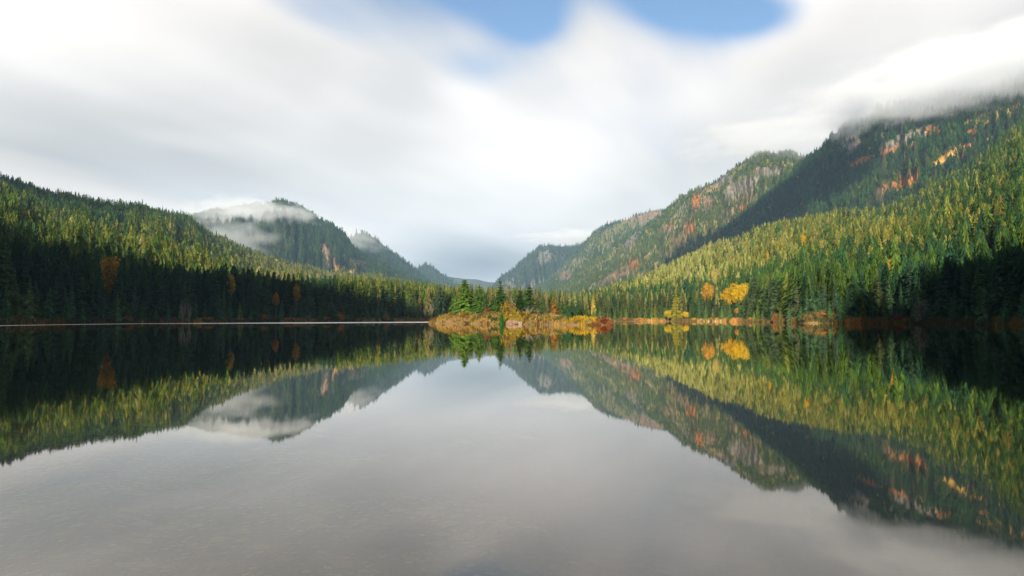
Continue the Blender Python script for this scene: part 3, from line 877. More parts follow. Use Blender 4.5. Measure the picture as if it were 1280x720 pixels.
ISLAND_BUSHES = [
    (609, 211, 2.9, .55, SHRUB[0], (0.22, 0.05, 0.02), 'narrow rust red bush at the top of the island mound'),
    (635, 206, 4.6, .95, SHRUB[1], (0.26, 0.17, 0.02), 'yellow bush beside the small cone shaped conifer'),
    (643, 204, 3.4, .9, SHRUB[2], (0.32, 0.24, 0.03), 'olive yellow bush below the pale leafless tree'),
    (661, 200, 3.0, 1.1, BARE[0], (0.30, 0.27, 0.19), 'grey twiggy bush below the dark fir pair'),
    (686, 190, 2.6, 1.2, BARE[1], (0.34, 0.25, 0.18), 'pale pinkish twiggy bush left of the grey boulder'),
    (613, 202, 2.6, .8, SHRUB[3], (0.07, 0.11, 0.02), 'green bush low on the mound left of the small cone shaped conifer'),
    (618, 192, 1.6, 1.2, SHRUB[0], (0.03, 0.06, 0.02), 'low dark green bush at the waterline left of the tan boulder'),
    (659, 184, 1.9, 1.0, SHRUB[1], (0.12, 0.05, 0.02), 'dark reddish bush at the waterline right of the tan boulder'),
    (676, 181, 1.8, 1.1, SHRUB[2], (0.035, 0.06, 0.03), 'dark green bush at the waterline left of the grey boulder'),
    (684, 181, 1.5, 1.5, SHRUB[3], (0.20, 0.20, 0.02), 'yellow green bush at the waterline below the pinkish twiggy bush'),
    (697, 172, 1.3, 1.7, SHRUB[0], (0.24, 0.23, 0.02), 'yellow green bush at the waterline below the grey boulder'),
    (731, 170, 1.9, 1.3, SHRUB[1], (0.33, 0.09, 0.035), 'salmon red bush on the yellow spit'),
    (743, 167, 1.5, 1.3, SHRUB[2], (0.38, 0.15, 0.05), 'orange bush on the yellow spit between the two red ones'),
    (754, 163, 2.1, 1.8, SHRUB[3], (0.20, 0.055, 0.018), 'largest brown red bush, rightmost on the spit'),
    (745, 160, 1.2, 1.8, SHRUB[0], (0.30, 0.12, 0.025), 'rust orange bush at the water at the front of the spit'),
    (762, 161, 1.2, 1.4, SHRUB[1], (0.30, 0.10, 0.03), 'low copper bush on the right tip of the spit'),
    (722, 161, 0.9, 2.4, SHRUB[2], (0.32, 0.24, 0.015), 'low mustard yellow bush at the left end of the spit'),
    (735, 159, 0.9, 2.2, SHRUB[3], (0.30, 0.20, 0.015), 'low mustard yellow bush at the front middle of the spit'),
    (600, 206, 1.4, 1.2, SHRUB[2], (0.06, 0.08, 0.02), 'dark green bush halfway down the mound left of the green bush'),
    (584, 211, 1.2, 1.4, SHRUB[3], (0.16, 0.07, 0.02), 'brown bush low on the mound under the broad conifer'),
    (566, 226, 1.3, 1.4, SHRUB[0], (0.14, 0.10, 0.03), 'olive brown bush on the left tip behind the tan grass'),
    (606, 196, 1.1, 1.8, SHRUB[1], (0.13, 0.05, 0.02), 'dark rust bush at the waterline below the green bush'),
    (667, 189, 1.5, 1.3, SHRUB[0], (0.10, 0.10, 0.025), 'olive bush between the dark reddish bush and the salmon one'),
    (654, 194, 1.4, 1.2, SHRUB[3], (0.16, 0.06, 0.02), 'rust brown bush right behind the tan boulder'),
    (701, 184, 1.8, 1.1, SHRUB[1], (0.28, 0.20, 0.12), 'pale beige bush between the grey boulder and the low conifer'),
    (712, 170, 1.2, 1.4, SHRUB[3], (0.10, 0.12, 0.02), 'green bush at the waterline in front of the low blue green conifer'),
    (590, 212, 1.5, 1.4, SHRUB[0], (0.30, 0.22, 0.04), 'golden bush on the slope below the broad conifer'),
    (577, 216, 1.4, 1.5, SHRUB[1], (0.38, 0.20, 0.05), 'tan orange bush on the slope near the left tip'),
    (650, 203, 1.7, 1.2, SHRUB[2], (0.36, 0.16, 0.03), 'orange bush on the rise behind the yellow grass'),
    (671, 193, 2.0, 1.3, SHRUB[3], (0.40, 0.18, 0.08), 'salmon bush between the grey twiggy bush and the boulder'),
]
for px, R, h, w, pr, c, lb in ISLAND_BUSHES:
    x, y = at(px, R)
    plant('bush', pr, x, y, max(iz(x, y), -0.05) - 0.1, h, w, jit(tuple(.7 * v for v in c), .06), lb, 'bush', 'bushes on the small island', parts=('stems', 'foliage'),
          bark=(0.24, 0.2, 0.16), lean=.05)


def boulder(x, y, z, sx, sy, sz, seed, color, label):
    n = 26; th = np.linspace(0, 2 * np.pi, 2 * n, endpoint=False); ph = np.linspace(0.02, np.pi - 0.02, n)
    TH, PH = np.meshgrid(th, ph, indexing='ij')
    d = np.stack([np.cos(TH) * np.sin(PH), np.sin(TH) * np.sin(PH), np.cos(PH)], -1)
    k = 1 + 0.22 * fbm(d[..., 0] * 2 + seed, d[..., 1] * 2 + d[..., 2] * 2.7, 4)
    # blocky: clip by a few planes
    rr = np.random.RandomState(seed)
    for _ in range(9):
        nrm = rr.randn(3); nrm /= np.linalg.norm(nrm)
        lim = rr.uniform(.68, .9)
        dd = d @ nrm
        k = np.where(dd * k > lim, lim / np.maximum(dd, .05), k)
    Vb = d * k[..., None] * np.array([sx, sy, sz])
    Vb = np.concatenate([Vb, Vb[:1]], 0)
    Vb = Vb.reshape(-1, 3)
    o = obj('boulder', mesh_np('boulder', Vb, grid_faces(2 * n + 1, n), smooth=False), M_rock, loc=(x, y, z), color=color)
    tag(o, label, 'boulder', 'boulders on the small island')


bx_, by_ = at(641, 184.5)
boulder(bx_, by_, 0.3, 2.1, 1.5, 1.05, 5, (0.20, 0.135, 0.08), 'tan flat boulder at the waterline under the yellow grass')
bx_, by_ = at(693, 180)
boulder(bx_, by_, 1.7, 2.0, 1.3, 0.95, 9, (0.30, 0.22, 0.19), 'pinkish grey boulder below the rusty brown conifer')
bx_, by_ = at(651, 183.6)
boulder(bx_, by_, 0.15, 0.9, 0.8, 0.8, 12, (0.30, 0.23, 0.16), 'small pale boulder against the right end of the tan one')

# ---- grass and low scrub: island and shores (uncountable)
rs = np.random.RandomState(5)


def tuft_mesh(pos, size, cols, spread=0.5, blades=5):
    n = len(pos)
    b = np.repeat(np.arange(n), blades)
    th = rs.uniform(0, 6.283, len(b)); ln = size[b] * rs.uniform(.6, 1.3, len(b)); tl = rs.uniform(.1, .9, len(b)) * spread
    base = pos[b] + np.stack([rs.randn(len(b)) * size[b] * .25, rs.randn(len(b)) * size[b] * .25, -0.05 + 0 * ln], 1)
    w = ln * .22
    s = np.stack([-np.sin(th), np.cos(th), 0 * th], 1) * w[:, None]
    tip = base + np.stack([np.cos(th) * ln * tl, np.sin(th) * ln * tl, ln], 1)
    V = np.stack([base - s, base + s, tip], 1).reshape(-1, 3)
    C = cols[b] * rs.uniform(.75, 1.25, (len(b), 1))
    return V, np.arange(len(V)).reshape(-1, 3), C


n = 15000
gx = rs.uniform(-34, 30, n); gy = rs.uniform(152, 244, n); gzv = island_z(gx, gy)
k = gzv > -0.02
gx, gy, gzv = gx[k], gy[k], gzv[k]
pal = np.array([(0.44, 0.29, 0.075), (0.36, 0.20, 0.04), (0.28, 0.26, 0.03), (0.46, 0.34, 0.13), (0.16, 0.18, 0.03), (0.26, 0.15, 0.03)])
nn = fbm(gx * .35, gy * .35, 3)
ci = np.clip(((nn * 1.5 + 0.5) * 6 + rs.randn(len(gx)) * 1.0).astype(int), 0, 5)
cols = pal[ci]
low = gzv < 0.45
cols[low] = cols[low] * 0.7 + np.array([0.42, 0.27, 0.12]) * 0.3
# bright yellow grass right above the tan boulder, mustard grass on the spit
yb = (np.abs(gx - at(645, 190)[0]) < 3.4) & (np.abs(gy - 190) < 3.5)
cols[yb] = (0.40, 0.34, 0.01)
spit = (gy < 168)
cols = cols * rs.uniform(.26, .62, (len(cols), 1))
cols[spit] = cols[spit] * .4 + np.array([0.34, 0.22, 0.01]) * .6
Vg, Tg, Cg = tuft_mesh(np.stack([gx, gy, gzv], 1), rs.uniform(.3, .95, len(gx)), cols)
tag(obj('dry_grass', mesh_np('island_grass', Vg, Tg, face_col=Cg), M_forest), 'dry orange and yellow grass covering the small island', 'grass', kind='stuff')

n = 26000
az = rs.uniform(-56, 56, n); dd = np.abs(rs.randn(n)) * 5.5 - 0.4
R = shore_r(az) + dd
k = (R < 500)
az, R, dd = az[k], R[k], dd[k]
gx = R * np.sin(np.radians(az)); gy = R * np.cos(np.radians(az)); gzv = ground_z(gx, gy)
k = gzv > -0.1
gx, gy, gzv, az = gx[k], gy[k], gzv[k], az[k]
pal = np.array([(0.34, 0.17, 0.05), (0.26, 0.17, 0.05), (0.40, 0.16, 0.03), (0.14, 0.13, 0.035), (0.42, 0.30, 0.14), (0.07, 0.08, 0.025)])
nn = fbm(gx * .05, gy * .05, 3)
cols = pal[np.clip(((nn + .5) * 6 + rs.randn(len(gx)) * 1.3).astype(int), 0, 5)]
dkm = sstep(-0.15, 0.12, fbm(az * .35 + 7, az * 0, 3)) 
dkm = np.where((az < -25) | (az > 27), np.maximum(dkm, .75), dkm * .8)[:, None]  # scrub dimmed along the shaded shores, shade put into its colour
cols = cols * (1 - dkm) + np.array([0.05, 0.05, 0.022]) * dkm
Vg, Tg, Cg = tuft_mesh(np.stack([gx, gy, gzv], 1), rs.uniform(.3, 1.3, len(gx)), cols)
tag(obj('undergrowth', mesh_np('shore_scrub', Vg, Tg, face_col=Cg), M_forest), 'low orange brown scrub and dry grass along the lake shore', 'undergrowth', kind='stuff')

# ---- single autumn trees
# px, base R, top py, width, proto, colour, where, label
AUTUMN = [
    (137, 330, 313, .75, LEAFY[0], (0.40, 0.20, 0.02), 'g', 'large round amber tree rising behind the dark shore firs on the left'),
    (288, 312, 343, .8, BIRCH[0], YELLOW, 'g', 'slim birch with bare pale trunk and yellow top in the dark left shore trees'),
    (345, 318, 363, .8, BIRCH[1], AMBER, 'g', 'small amber birch left of the pale green spruce on the left shore'),
    (370, 330, 352, .75, BIRCH[1], (0.40, 0.21, 0.02), 'g', 'yellow orange birch rising over a green spruce on the left shore'),
    (835, 420, 386, 1.4, LEAFY[1], (0.50, 0.36, 0.02), 'g', 'low yellow tree at the right shore left of the olive larch'),
    (845, 424, 359, 1.0, SPRUCE[1], (0.24, 0.22, 0.025), 'g', 'tall olive yellow larch standing at the water right of the island'),
    (857, 415, 388, 1.3, LEAFY[0], (0.55, 0.35, 0.02), 'g', 'small golden tree at the foot of the olive larch'),
    (742, 470, 366, 1.0, SPRUCE[0], (0.45, 0.34, 0.05), 'g', 'pale yellow larch seen over the right end of the island'),
    (885, 470, 349, .66, LEAFY[0], (0.409, 0.211, 0.026), 's', 'round orange yellow tree, largest of the bright ones above the right shore'),
    (901, 450, 361, .7, LEAFY[1], (0.409, 0.238, 0.013), 's', 'small golden tree between the two large bright ones above the right shore'),
    (909, 456, 356, .65, LEAFY[0], (0.436, 0.238, 0.013), 's', 'small orange tree touching the bright yellow one above the right shore'),
    (920, 455, 349, .66, LEAFY[1], (0.436, 0.277, 0.007), 's', 'bright yellow tree above the right shore'),
    (930, 458, 350, .75, LEAFY[0], (0.50, 0.32, 0.02), 's', 'ochre tree directly right of the bright yellow one above the right shore'),
    (893, 600, 332, .6, LEAFY[1], (0.42, 0.34, 0.08), 's', 'pale straw coloured tree on the slope above the round orange yellow tree'),
    (1005, 640, 291, .6, LEAFY[0], (0.462, 0.277, 0.007), 's', 'bright yellow tree high on the right forest slope'),
    (960, 620, 313, .75, LEAFY[2], (0.462, 0.277, 0.007), 's', 'small yellow tree on the slope left of the high bright yellow one'),
    (1113, 420, 320, .5, LEAFY[1], (0.409, 0.238, 0.013), 's', 'yellow tree alone in the dark forest on the right, larger of two'),
    (1124, 425, 322, .6, LEAFY[2], (0.50, 0.24, 0.03), 's', 'smaller orange tree right beside the yellow one in the dark right forest'),
    (920, 400, 384, 1.3, LEAFY[2], (0.50, 0.22, 0.03), 'g', 'small orange tree at the water below the bright yellow tree'),
    (1079, 262, 361, .8, SPRUCE[0], (0.10, 0.11, 0.02), 'g', 'yellow green spruce at the right end of the orange brush headland'),
]


def slope_z(name, x, y):
    Pn = LAYERS[name][0]
    dd = (Pn[..., 0] - x) ** 2 + (Pn[..., 1] - y) ** 2
    i = np.unravel_index(np.argmin(dd), dd.shape)
    return float(Pn[i][2])


for px, R, top, w, pr, c, where, lb in AUTUMN:
    c = (c[0] * .85, c[1] * .9, c[2])
    x, y = at(px, R)
    zb = max(gz(x, y), 0.1)
    if where == 's': zb = max(zb, slope_z('slope_right', x, y))
    if px < 200: zb = max(zb, slope_z('hill_left', x, y))
    zt = float(P(px, top, R)[2])
    plant('autumn_tree' if pr in LEAFY or pr in BIRCH else 'larch', pr, x, y, zb - .1, max(zt - zb, 4.0), w, jit(c, .04), lb, 'tree', bark=(0.2, 0.17, 0.14), lean=.02)

# dead snags
for px, R, h, lb in [(1215, 470, 17, 'bleached dead snag in the lit forest on the right slope'), (1239, 480, 18, 'thin bleached dead snag right of the thicker snag on the right slope'),
                     (540, 384, 11, 'grey bare snag at the shore left of the island'), (531, 380, 7, 'short grey bare snag left of the taller grey one at the shore'),
                     (229, 268, 9, 'pale thin bare tree on the shaded left shore'), (237, 270, 8, 'second pale bare tree right of the first on the shaded left shore')]:
    x, y = at(px, R)
    zb = max(gz(x, y), 0.1)
    if px > 1000: zb = max(zb, slope_z('slope_right', x, y))
    plant('dead_tree', BARE[px % 2], x, y, zb, h, .08 if px > 1000 else .3, (0.24, 0.2, 0.15), lb, 'tree', bark=(0.26, 0.23, 0.19))

# ---- individual conifers along both shores
SECT = [  # stand colours carry the light: darker on shaded shores, paler on sunlit ones
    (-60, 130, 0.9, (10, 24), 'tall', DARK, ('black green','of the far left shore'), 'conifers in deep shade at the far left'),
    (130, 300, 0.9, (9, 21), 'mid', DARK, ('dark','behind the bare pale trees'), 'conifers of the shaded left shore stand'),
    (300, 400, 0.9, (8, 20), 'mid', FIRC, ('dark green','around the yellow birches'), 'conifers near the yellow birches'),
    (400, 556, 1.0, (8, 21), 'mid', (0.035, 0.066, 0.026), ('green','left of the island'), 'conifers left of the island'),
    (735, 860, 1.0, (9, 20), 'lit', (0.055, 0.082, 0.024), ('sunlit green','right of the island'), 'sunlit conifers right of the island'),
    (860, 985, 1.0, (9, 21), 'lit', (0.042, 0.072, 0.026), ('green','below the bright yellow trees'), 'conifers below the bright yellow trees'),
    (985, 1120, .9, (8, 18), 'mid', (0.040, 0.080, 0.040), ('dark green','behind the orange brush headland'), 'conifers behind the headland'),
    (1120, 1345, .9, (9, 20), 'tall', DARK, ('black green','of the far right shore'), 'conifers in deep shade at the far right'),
]
BUD = 290 - len([a for a in ISLAND_TREES]) - 0
spans = []
tot = 0
for s_ in SECT:
    a0, a1 = math.atan((s_[0] - 640) / F), math.atan((s_[1] - 640) / F)
    rr_ = float(shore_r(np.array([math.degrees((a0 + a1) / 2)]))[0])
    spans.append(abs(a1 - a0) * rr_); tot += spans[-1]
ORD = 'first second third fourth fifth sixth seventh eighth ninth tenth eleventh twelfth thirteenth fourteenth fifteenth sixteenth seventeenth eighteenth nineteenth twentieth'.split()
ORD += ['twenty-' + o for o in ORD[:9]]
kindword = {0: 'narrow', 1: 'broad', 2: 'bushy'}
for s_, sp_len in zip(SECT, spans):
    n = int(round(BUD * sp_len / tot))
    for i in range(n):
        f = (i + rnd.uniform(-.35, .35)) / n
        px = s_[0] + (s_[1] - s_[0]) * f
        az = math.degrees(math.atan((px - 640) / F))
        row = i % 3
        dist = [rnd.uniform(1.2, 6), rnd.uniform(7, 15), rnd.uniform(15, 27)][row]
        R = float(shore_r(np.array([az]))[0]) + dist
        x, y = R * math.sin(math.radians(az)), R * math.cos(math.radians(az))
        lo, hi = s_[3]
        h = [rnd.uniform(lo * .45, lo * 1.15), rnd.uniform(lo, (lo + hi) / 2 + 1), rnd.uniform(hi * .78, hi * 1.08)][row]
        kd = 2 if row == 0 else (1 if rnd.random() < .4 else 0)
        pr = rnd.choice(SPRUCE) if kd else rnd.choice(FIR)
        w = rnd.uniform(.85, 1.2)
        c = s_[5]
        for _ in range(5):      # keep low in front of a tree that stands out
            tx, ty = proj(np.array([[x, y, gz(x, y) + h]]))
            if blocks(tx, ty, np.array([R]))[0]: h = max(h * .75, 2.5)
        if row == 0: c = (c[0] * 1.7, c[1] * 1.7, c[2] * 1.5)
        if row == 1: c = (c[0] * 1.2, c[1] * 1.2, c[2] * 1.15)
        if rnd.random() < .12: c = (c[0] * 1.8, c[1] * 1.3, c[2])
        rown = ['waterside', 'middle', 'back'][row]
        lab = f'{kindword[kd]} {s_[6][0]} conifer, {ORD[i // 3]} from left in {rown} row {s_[6][1]}'
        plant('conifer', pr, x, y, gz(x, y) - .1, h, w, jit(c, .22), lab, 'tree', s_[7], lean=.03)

# ---- shore bushes
SB = [(1040, 257, 2.2, 2.4, (0.30, 0.12, 0.03), 'wide rust orange bush on the right shore headland'), (1024, 257, 1.5, 2.2, (0.34, 0.17, 0.04), 'low tan orange bush on the left end of the headland'),
      (1058, 257, 1.8, 2.0, (0.26, 0.13, 0.03), 'brown orange bush on the right end of the headland'), (1123, 258, 3.0, 1.0, (0.16, 0.025, 0.03), 'dark red bush at the water under the dark right conifers'),
      (1133, 256, 1.6, 1.4, (0.22, 0.11, 0.03), 'small orange bush at the water right of the dark red one'), (1153, 255, 8.0, .5, (0.11, 0.11, 0.08), 'tall grey green bush at the water in the right hand shade'),
      (970, 330, 3.2, 1.3, (0.26, 0.11, 0.03), 'red brown bush at the right shore between island and headland'), (867, 398, 2.6, 1.5, (0.40, 0.25, 0.03), 'golden bush at the shore just right of the golden tree'),
      (760, 434, 2.4, 1.2, (0.36, 0.16, 0.08), 'salmon bush on the far shore behind the spit'), (782, 433, 2.5, 1.6, (0.40, 0.17, 0.06), 'salmon orange bush on the far shore right of the spit'),
      (800, 430, 2.6, 1.4, (0.42, 0.22, 0.05), 'orange bush on the far shore left of the low yellow tree'), (820, 424, 2.3, 1.4, (0.36, 0.26, 0.04), 'yellow brown bush below the low yellow tree'),
      (890, 395, 2.0, 1.6, (0.30, 0.15, 0.05), 'brown bush on the shore below the round orange yellow tree'), (940, 372, 2.0, 1.6, (0.32, 0.17, 0.04), 'tan brown bush on the shore below the ochre tree'),
      (425, 335, 4.4, 1.0, (0.36, 0.14, 0.03), 'orange bush at the left shore, brightest of the row left of the island'), (434, 336, 3.0, 1.3, (0.12, 0.14, 0.03), 'yellow green bush right of the brightest orange one'),
      (408, 326, 2.6, 1.3, (0.30, 0.13, 0.04), 'rust bush left of the brightest orange one on the left shore'), (455, 344, 2.5, 1.3, (0.22, 0.17, 0.04), 'tan bush on the left shore midway to the island'),
      (482, 352, 3.0, 1.2, (0.30, 0.15, 0.04), 'orange brown bush on the left shore near the island'), (508, 360, 2.8, 1.2, (0.16, 0.15, 0.04), 'olive bush on the left shore near the grey snags'),
      (330, 300, 3.0, 1.2, (0.26, 0.12, 0.03), 'rust bush at the shore left of the yellow orange birch'), (347, 304, 3.2, 1.1, (0.06, 0.08, 0.03), 'dark green bush below the small amber birch'),
      (386, 316, 2.8, 1.3, (0.14, 0.14, 0.08), 'grey green bush at the shore right of the yellow orange birch'), (360, 308, 2.4, 1.5, (0.34, 0.12, 0.03), 'red orange bush between the two birches by the shore'),
      (300, 292, 2.0, 1.8, (0.30, 0.18, 0.05), 'tan bush at the shore below the slim birch'), (262, 280, 1.8, 2.2, (0.32, 0.19, 0.05), 'low golden brown bush on the shaded left shore'),
      (235, 274, 1.8, 2.2, (0.28, 0.18, 0.05), 'low tan bush under the bare pale trees'), (160, 250, 2.4, 1.4, (0.16, 0.08, 0.04), 'dim brown bush in the shade on the left shore')]
for px, R, h, w, c, lb in SB:
    x, y = at(px, R); az = math.degrees(math.atan((px - 640) / F)); sr = float(shore_r(np.array([az]))[0])
    R = max(sr + 1.2, min(R, sr + 3)); x, y = at(px, R)
    plant('bush', SHRUB[px % 4], x, y, max(gz(x, y), 0) - .1, h, w, jit(c, .08), lb, 'bush', 'bushes along the lake shore', parts=('stems', 'foliage'), bark=(.2, .16, .12), lean=.05)

# ------------------------------------------------------------------ forest (rest of the trees, one mass)
fv = []; ft = []; fc = []; foff = 0


def stamp(variants, pos, h, w, col):
    global foff
    n = len(pos)
    which = rs.randint(0, len(variants), n)
    for vi, (V, T, C) in enumerate(variants):
        s = np.where(which == vi)[0]
        if len(s) == 0: continue
        th = rs.uniform(0, 6.283, len(s)); c, sn = np.cos(th), np.sin(th)
        vx = V[None, :, 0] * c[:, None] - V[None, :, 1] * sn[:, None]
        vy = V[None, :, 0] * sn[:, None] + V[None, :, 1] * c[:, None]
        hw = (h[s] * w[s])[:, None]
        W = np.stack([vx * hw, vy * hw, np.broadcast_to(V[None, :, 2], vx.shape) * h[s][:, None]], -1) + pos[s][:, None, :]
        fv.append(W.reshape(-1, 3).astype(np.float32))
        idx = (np.arange(len(s)) * len(V))[:, None, None] + T[None]
        ft.append((idx.reshape(-1, 3) + foff).astype(np.int32)); foff += len(s) * len(V)
        fc.append((col[s][:, None, :] * C[None]).reshape(-1, 3).astype(np.float32))


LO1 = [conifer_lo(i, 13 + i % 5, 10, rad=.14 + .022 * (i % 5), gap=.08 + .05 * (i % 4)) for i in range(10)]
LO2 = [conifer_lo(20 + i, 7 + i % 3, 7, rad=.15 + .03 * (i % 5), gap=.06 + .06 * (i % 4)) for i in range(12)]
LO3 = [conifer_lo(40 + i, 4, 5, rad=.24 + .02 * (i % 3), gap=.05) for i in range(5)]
(bv, bt, bc), _ = broadleaf(81, n=150, rx=.34, rz=.36, cz=.5, leaf=.10)
LB = [(bv, bt, bc)]


def palette(cols, weights, n, nz_=None):
    cols = np.array(cols); w = np.cumsum(weights) / np.sum(weights)
    r = rs.rand(n)
    if nz_ is not None: r = np.clip(r * .55 + (nz_ + .5) * .45, 0, .999)
    c = cols[np.searchsorted(w, r)]
    return c * rs.uniform(.55, 1.3, (n, 1)) * rs.uniform(.93, 1.07, (n, 3))


def forest_on(name, spacing, hr, lod, pal_, wts, tmin=0.0, tmax=1.04, autumn=.0, wmul=1.0, colfn=None, keep=None):
    Pn, open_, nt, qx_, qy_ = LAYERS[name]
    nu, nv = open_.shape
    a = Pn[1:, :-1] - Pn[:-1, :-1]; b = Pn[:-1, 1:] - Pn[:-1, :-1]
    area = np.linalg.norm(np.cross(a[..., :2], b[..., :2])[..., None], axis=-1)
    d = np.hypot(Pn[:-1, :-1, 0], Pn[:-1, :-1, 1])
    qq = qx_[:-1, :-1]; inv = np.where((qq > -330) & (qq < 1610), 1.0, 0.45)
    vmax = min(nv - 1, int(nt * tmax))
    dens = area * inv / (spacing * np.clip(d / np.median(d), .6, 1.6)) ** 2
    dens[:, vmax:] = 0; dens[:, :int(nt * tmin)] = 0
    nf = fbm(Pn[:-1, :-1, 0] / 90., Pn[:-1, :-1, 1] / 90., 3)
    dens *= np.clip(1 + nf * 0.9, .25, 2)
    cnt = rs.poisson(dens)
    iu, iv = np.nonzero(cnt); rep = cnt[iu, iv]
    iu = np.repeat(iu, rep); iv = np.repeat(iv, rep)
    fu = rs.rand(len(iu)); fw = rs.rand(len(iu))
    p = (Pn[iu, iv] * ((1 - fu) * (1 - fw))[:, None] + Pn[iu + 1, iv] * (fu * (1 - fw))[:, None]
         + Pn[iu, iv + 1] * ((1 - fu) * fw)[:, None] + Pn[iu + 1, iv + 1] * (fu * fw)[:, None])
    op = open_[iu, iv]
    k = (rs.rand(len(p)) > op * 0.93) & (p[:, 2] > 0.8)
    if keep is not None: k &= keep(p)
    p = p[k]
    n = len(p)
    nz_ = fbm(p[:, 0] / 70., p[:, 1] / 70., 3)
    h = (hr[0] * .6 + (hr[1] * 1.12 - hr[0] * .6) * rs.rand(n) ** .8) * (1 + .35 * nz_)
    h = h * np.interp(np.hypot(p[:, 0], p[:, 1]), [250, 500, 1000, 1400, 9000], [.95, .80, .56, .48, .48] if lod is LO2 else [1] * 5)
    h = np.where(rs.rand(n) < .04, h * 1.35, h)
    w = rs.uniform(.75, 1.3, n) * wmul * np.where(h < hr[0], 1.25, 1)
    col = palette(pal_, wts, n, nz_)
    if colfn is not None: col = colfn(p, col, n)
    top = p.copy(); top[:, 2] += h
    tx, ty = proj(top)
    ok = ~blocks(tx, ty, np.hypot(p[:, 0], p[:, 1]))
    p, h, w, col = p[ok], h[ok], w[ok], col[ok]; n = len(p)
    p[:, 2] -= .3
    au = rs.rand(n) < autumn
    near = (np.hypot(p[:, 0], p[:, 1]) < 620) & (lod is LO2)
    for sel, vs in ((~au & near, LO1), (~au & ~near, lod)):
        if sel.any(): stamp(vs, p[sel], h[sel], w[sel], col[sel])
    if au.any():
        ac = palette([(0.34, 0.20, 0.04), (0.42, 0.30, 0.03), (0.28, 0.24, 0.07), (.36, .13, .03)], [3, 2, 3, 1], au.sum())
        stamp(LB, p[au], h[au] * .6, w[au] * .75, ac)
    print('forest', name, n)


def not_lake(p):
    az = np.degrees(np.arctan2(p[:, 0], p[:, 1])); return np.hypot(p[:, 0], p[:, 1]) > shore_r(az) + 16


GA, GB, GC, GD, GE = (0.026, 0.062, 0.021), (0.052, 0.090, 0.016), (0.088, 0.108, 0.018), (0.135, 0.128, 0.020), (0.018, 0.046, 0.024)


def col_left(p, c, n):
    # lower slope: yellower, its sunlight put into the tint; upper slope: darker greens
    t = sstep(150, 60, p[:, 2] + 40 * fbm(p[:, 0] / 120, p[:, 1] / 120, 2))[:, None]
    y_ = np.array([(0.115, 0.13, 0.026)]) * rs.uniform(.6, 1.25, (n, 1))
    m_ = (rs.rand(n, 1) < .36 * t)
    c = np.where(m_, y_, c)
    qx_, qy_ = proj(p)
    k = (rs.rand(n) < .6 * np.exp(-((qx_ - 390) / 110) ** 2))[:, None]  # pale sunlit foothill put into the tree tint
    return np.where(k, np.array([(0.16, 0.155, 0.06)]) * rs.uniform(.6, 1.25, (n, 1)), c)


def col_right(p, c, n):
    qx_, qy_ = proj(p)
    t = np.exp(-((qx_ - 960) / 240) ** 2)[:, None] * 0.75  # yellow of the sunlit band put into the tree tint
    y_ = np.array([(0.15, 0.15, 0.032)]) * rs.uniform(.55, 1.25, (n, 1)) * rs.uniform(.92, 1.08, (n, 3))
    m_ = rs.rand(n, 1) < .8 * t * sstep(9, 40, p[:, 2])[:, None]
    c = np.where(m_, y_, c)
    k = (rs.rand(n) < .75 * np.exp(-((qx_ - 850) / 90) ** 2) * sstep(6, 20, p[:, 2]))[:, None]
    return np.where(k, np.array([(0.21, 0.215, 0.06)]) * rs.uniform(.6, 1.2, (n, 1)), c)


forest_on('hill_left', 4.5, (15, 26), LO2, [GE, GA, GB, GC, GD], [2, 4, 4, 2, .6], autumn=.006, colfn=col_left, keep=not_lake)
forest_on('slope_right', 4.4, (15, 26), LO2, [GE, GA, GB, GC, GD], [3, 4, 4, 2, 1.2], autumn=.010, colfn=col_right, keep=not_lake)
forest_on('mountain_main', 6.6, (11, 19), LO3, [GE, GA, GB], [3, 4, 2], autumn=.006)
forest_on('ridge_mid', 8.5, (11, 18), LO3, [GA, GB, GC, GD], [3, 4, 3, 1], autumn=.03)
forest_on('ridge_back', 12, (12, 20), LO3, [GA, GB, GC], [4, 3, 1], autumn=.01)
forest_on('ridge_blue', 20, (16, 28), LO3, [GE, GA], [1, 1])
forest_on('peak_left', 9, (11, 19), LO3, [GE, GA, GB], [3, 4, 2], autumn=.004)
forest_on('peak_mid', 18, (16, 28), LO3, [GE, GA], [1, 1])
forest_on('peak_far', 26, (18, 30), LO3, [GE, GA], [1, 1])

# valley floor behind the shores
n = 11500
az = rs.uniform(-66, 66, n); R = shore_r(az) + 24 + rs.exponential(90, n)
k = R < np.where(np.abs(az - 3) < 14, 900, 560)
az, R = az[k], R[k]
p = np.stack([R * np.sin(np.radians(az)), R * np.cos(np.radians(az)), 0 * R], 1)
p[:, 2] = ground_z(p[:, 0], p[:, 1])
p_top = p + [0, 0, 24]; tx, ty = proj(p_top); p = p[~blocks(tx, ty, np.hypot(p[:, 0], p[:, 1]))]
az = np.degrees(np.arctan2(p[:, 0], p[:, 1]))
n = len(p)
nz_ = fbm(p[:, 0] / 60., p[:, 1] / 60., 3)
h = rs.uniform(13.5, 20, n) * (1 + .2 * nz_) * np.where(np.abs(az - 2) > 14, 1.1, 1.0)
azp = 640 + F * np.tan(np.radians(az))
col = palette([GE, GA, GB, GC], [1, 3, 4, 2], n, nz_)
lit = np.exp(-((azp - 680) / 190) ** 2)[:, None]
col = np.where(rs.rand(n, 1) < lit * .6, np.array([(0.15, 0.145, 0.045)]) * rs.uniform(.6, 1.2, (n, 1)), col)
dk = (azp < 420) | (azp > 1100)  # sunlit middle paler, shaded sides darker: light put into tree colours
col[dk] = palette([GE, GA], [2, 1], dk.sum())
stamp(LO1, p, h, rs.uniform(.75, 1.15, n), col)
forest = obj('forest', mesh_np('forest', np.concatenate(fv), np.concatenate(ft), face_col=np.concatenate(fc)), M_forest)
tag(forest, 'dense conifer forest covering the valley floor and the mountainsides', 'forest', kind='stuff')
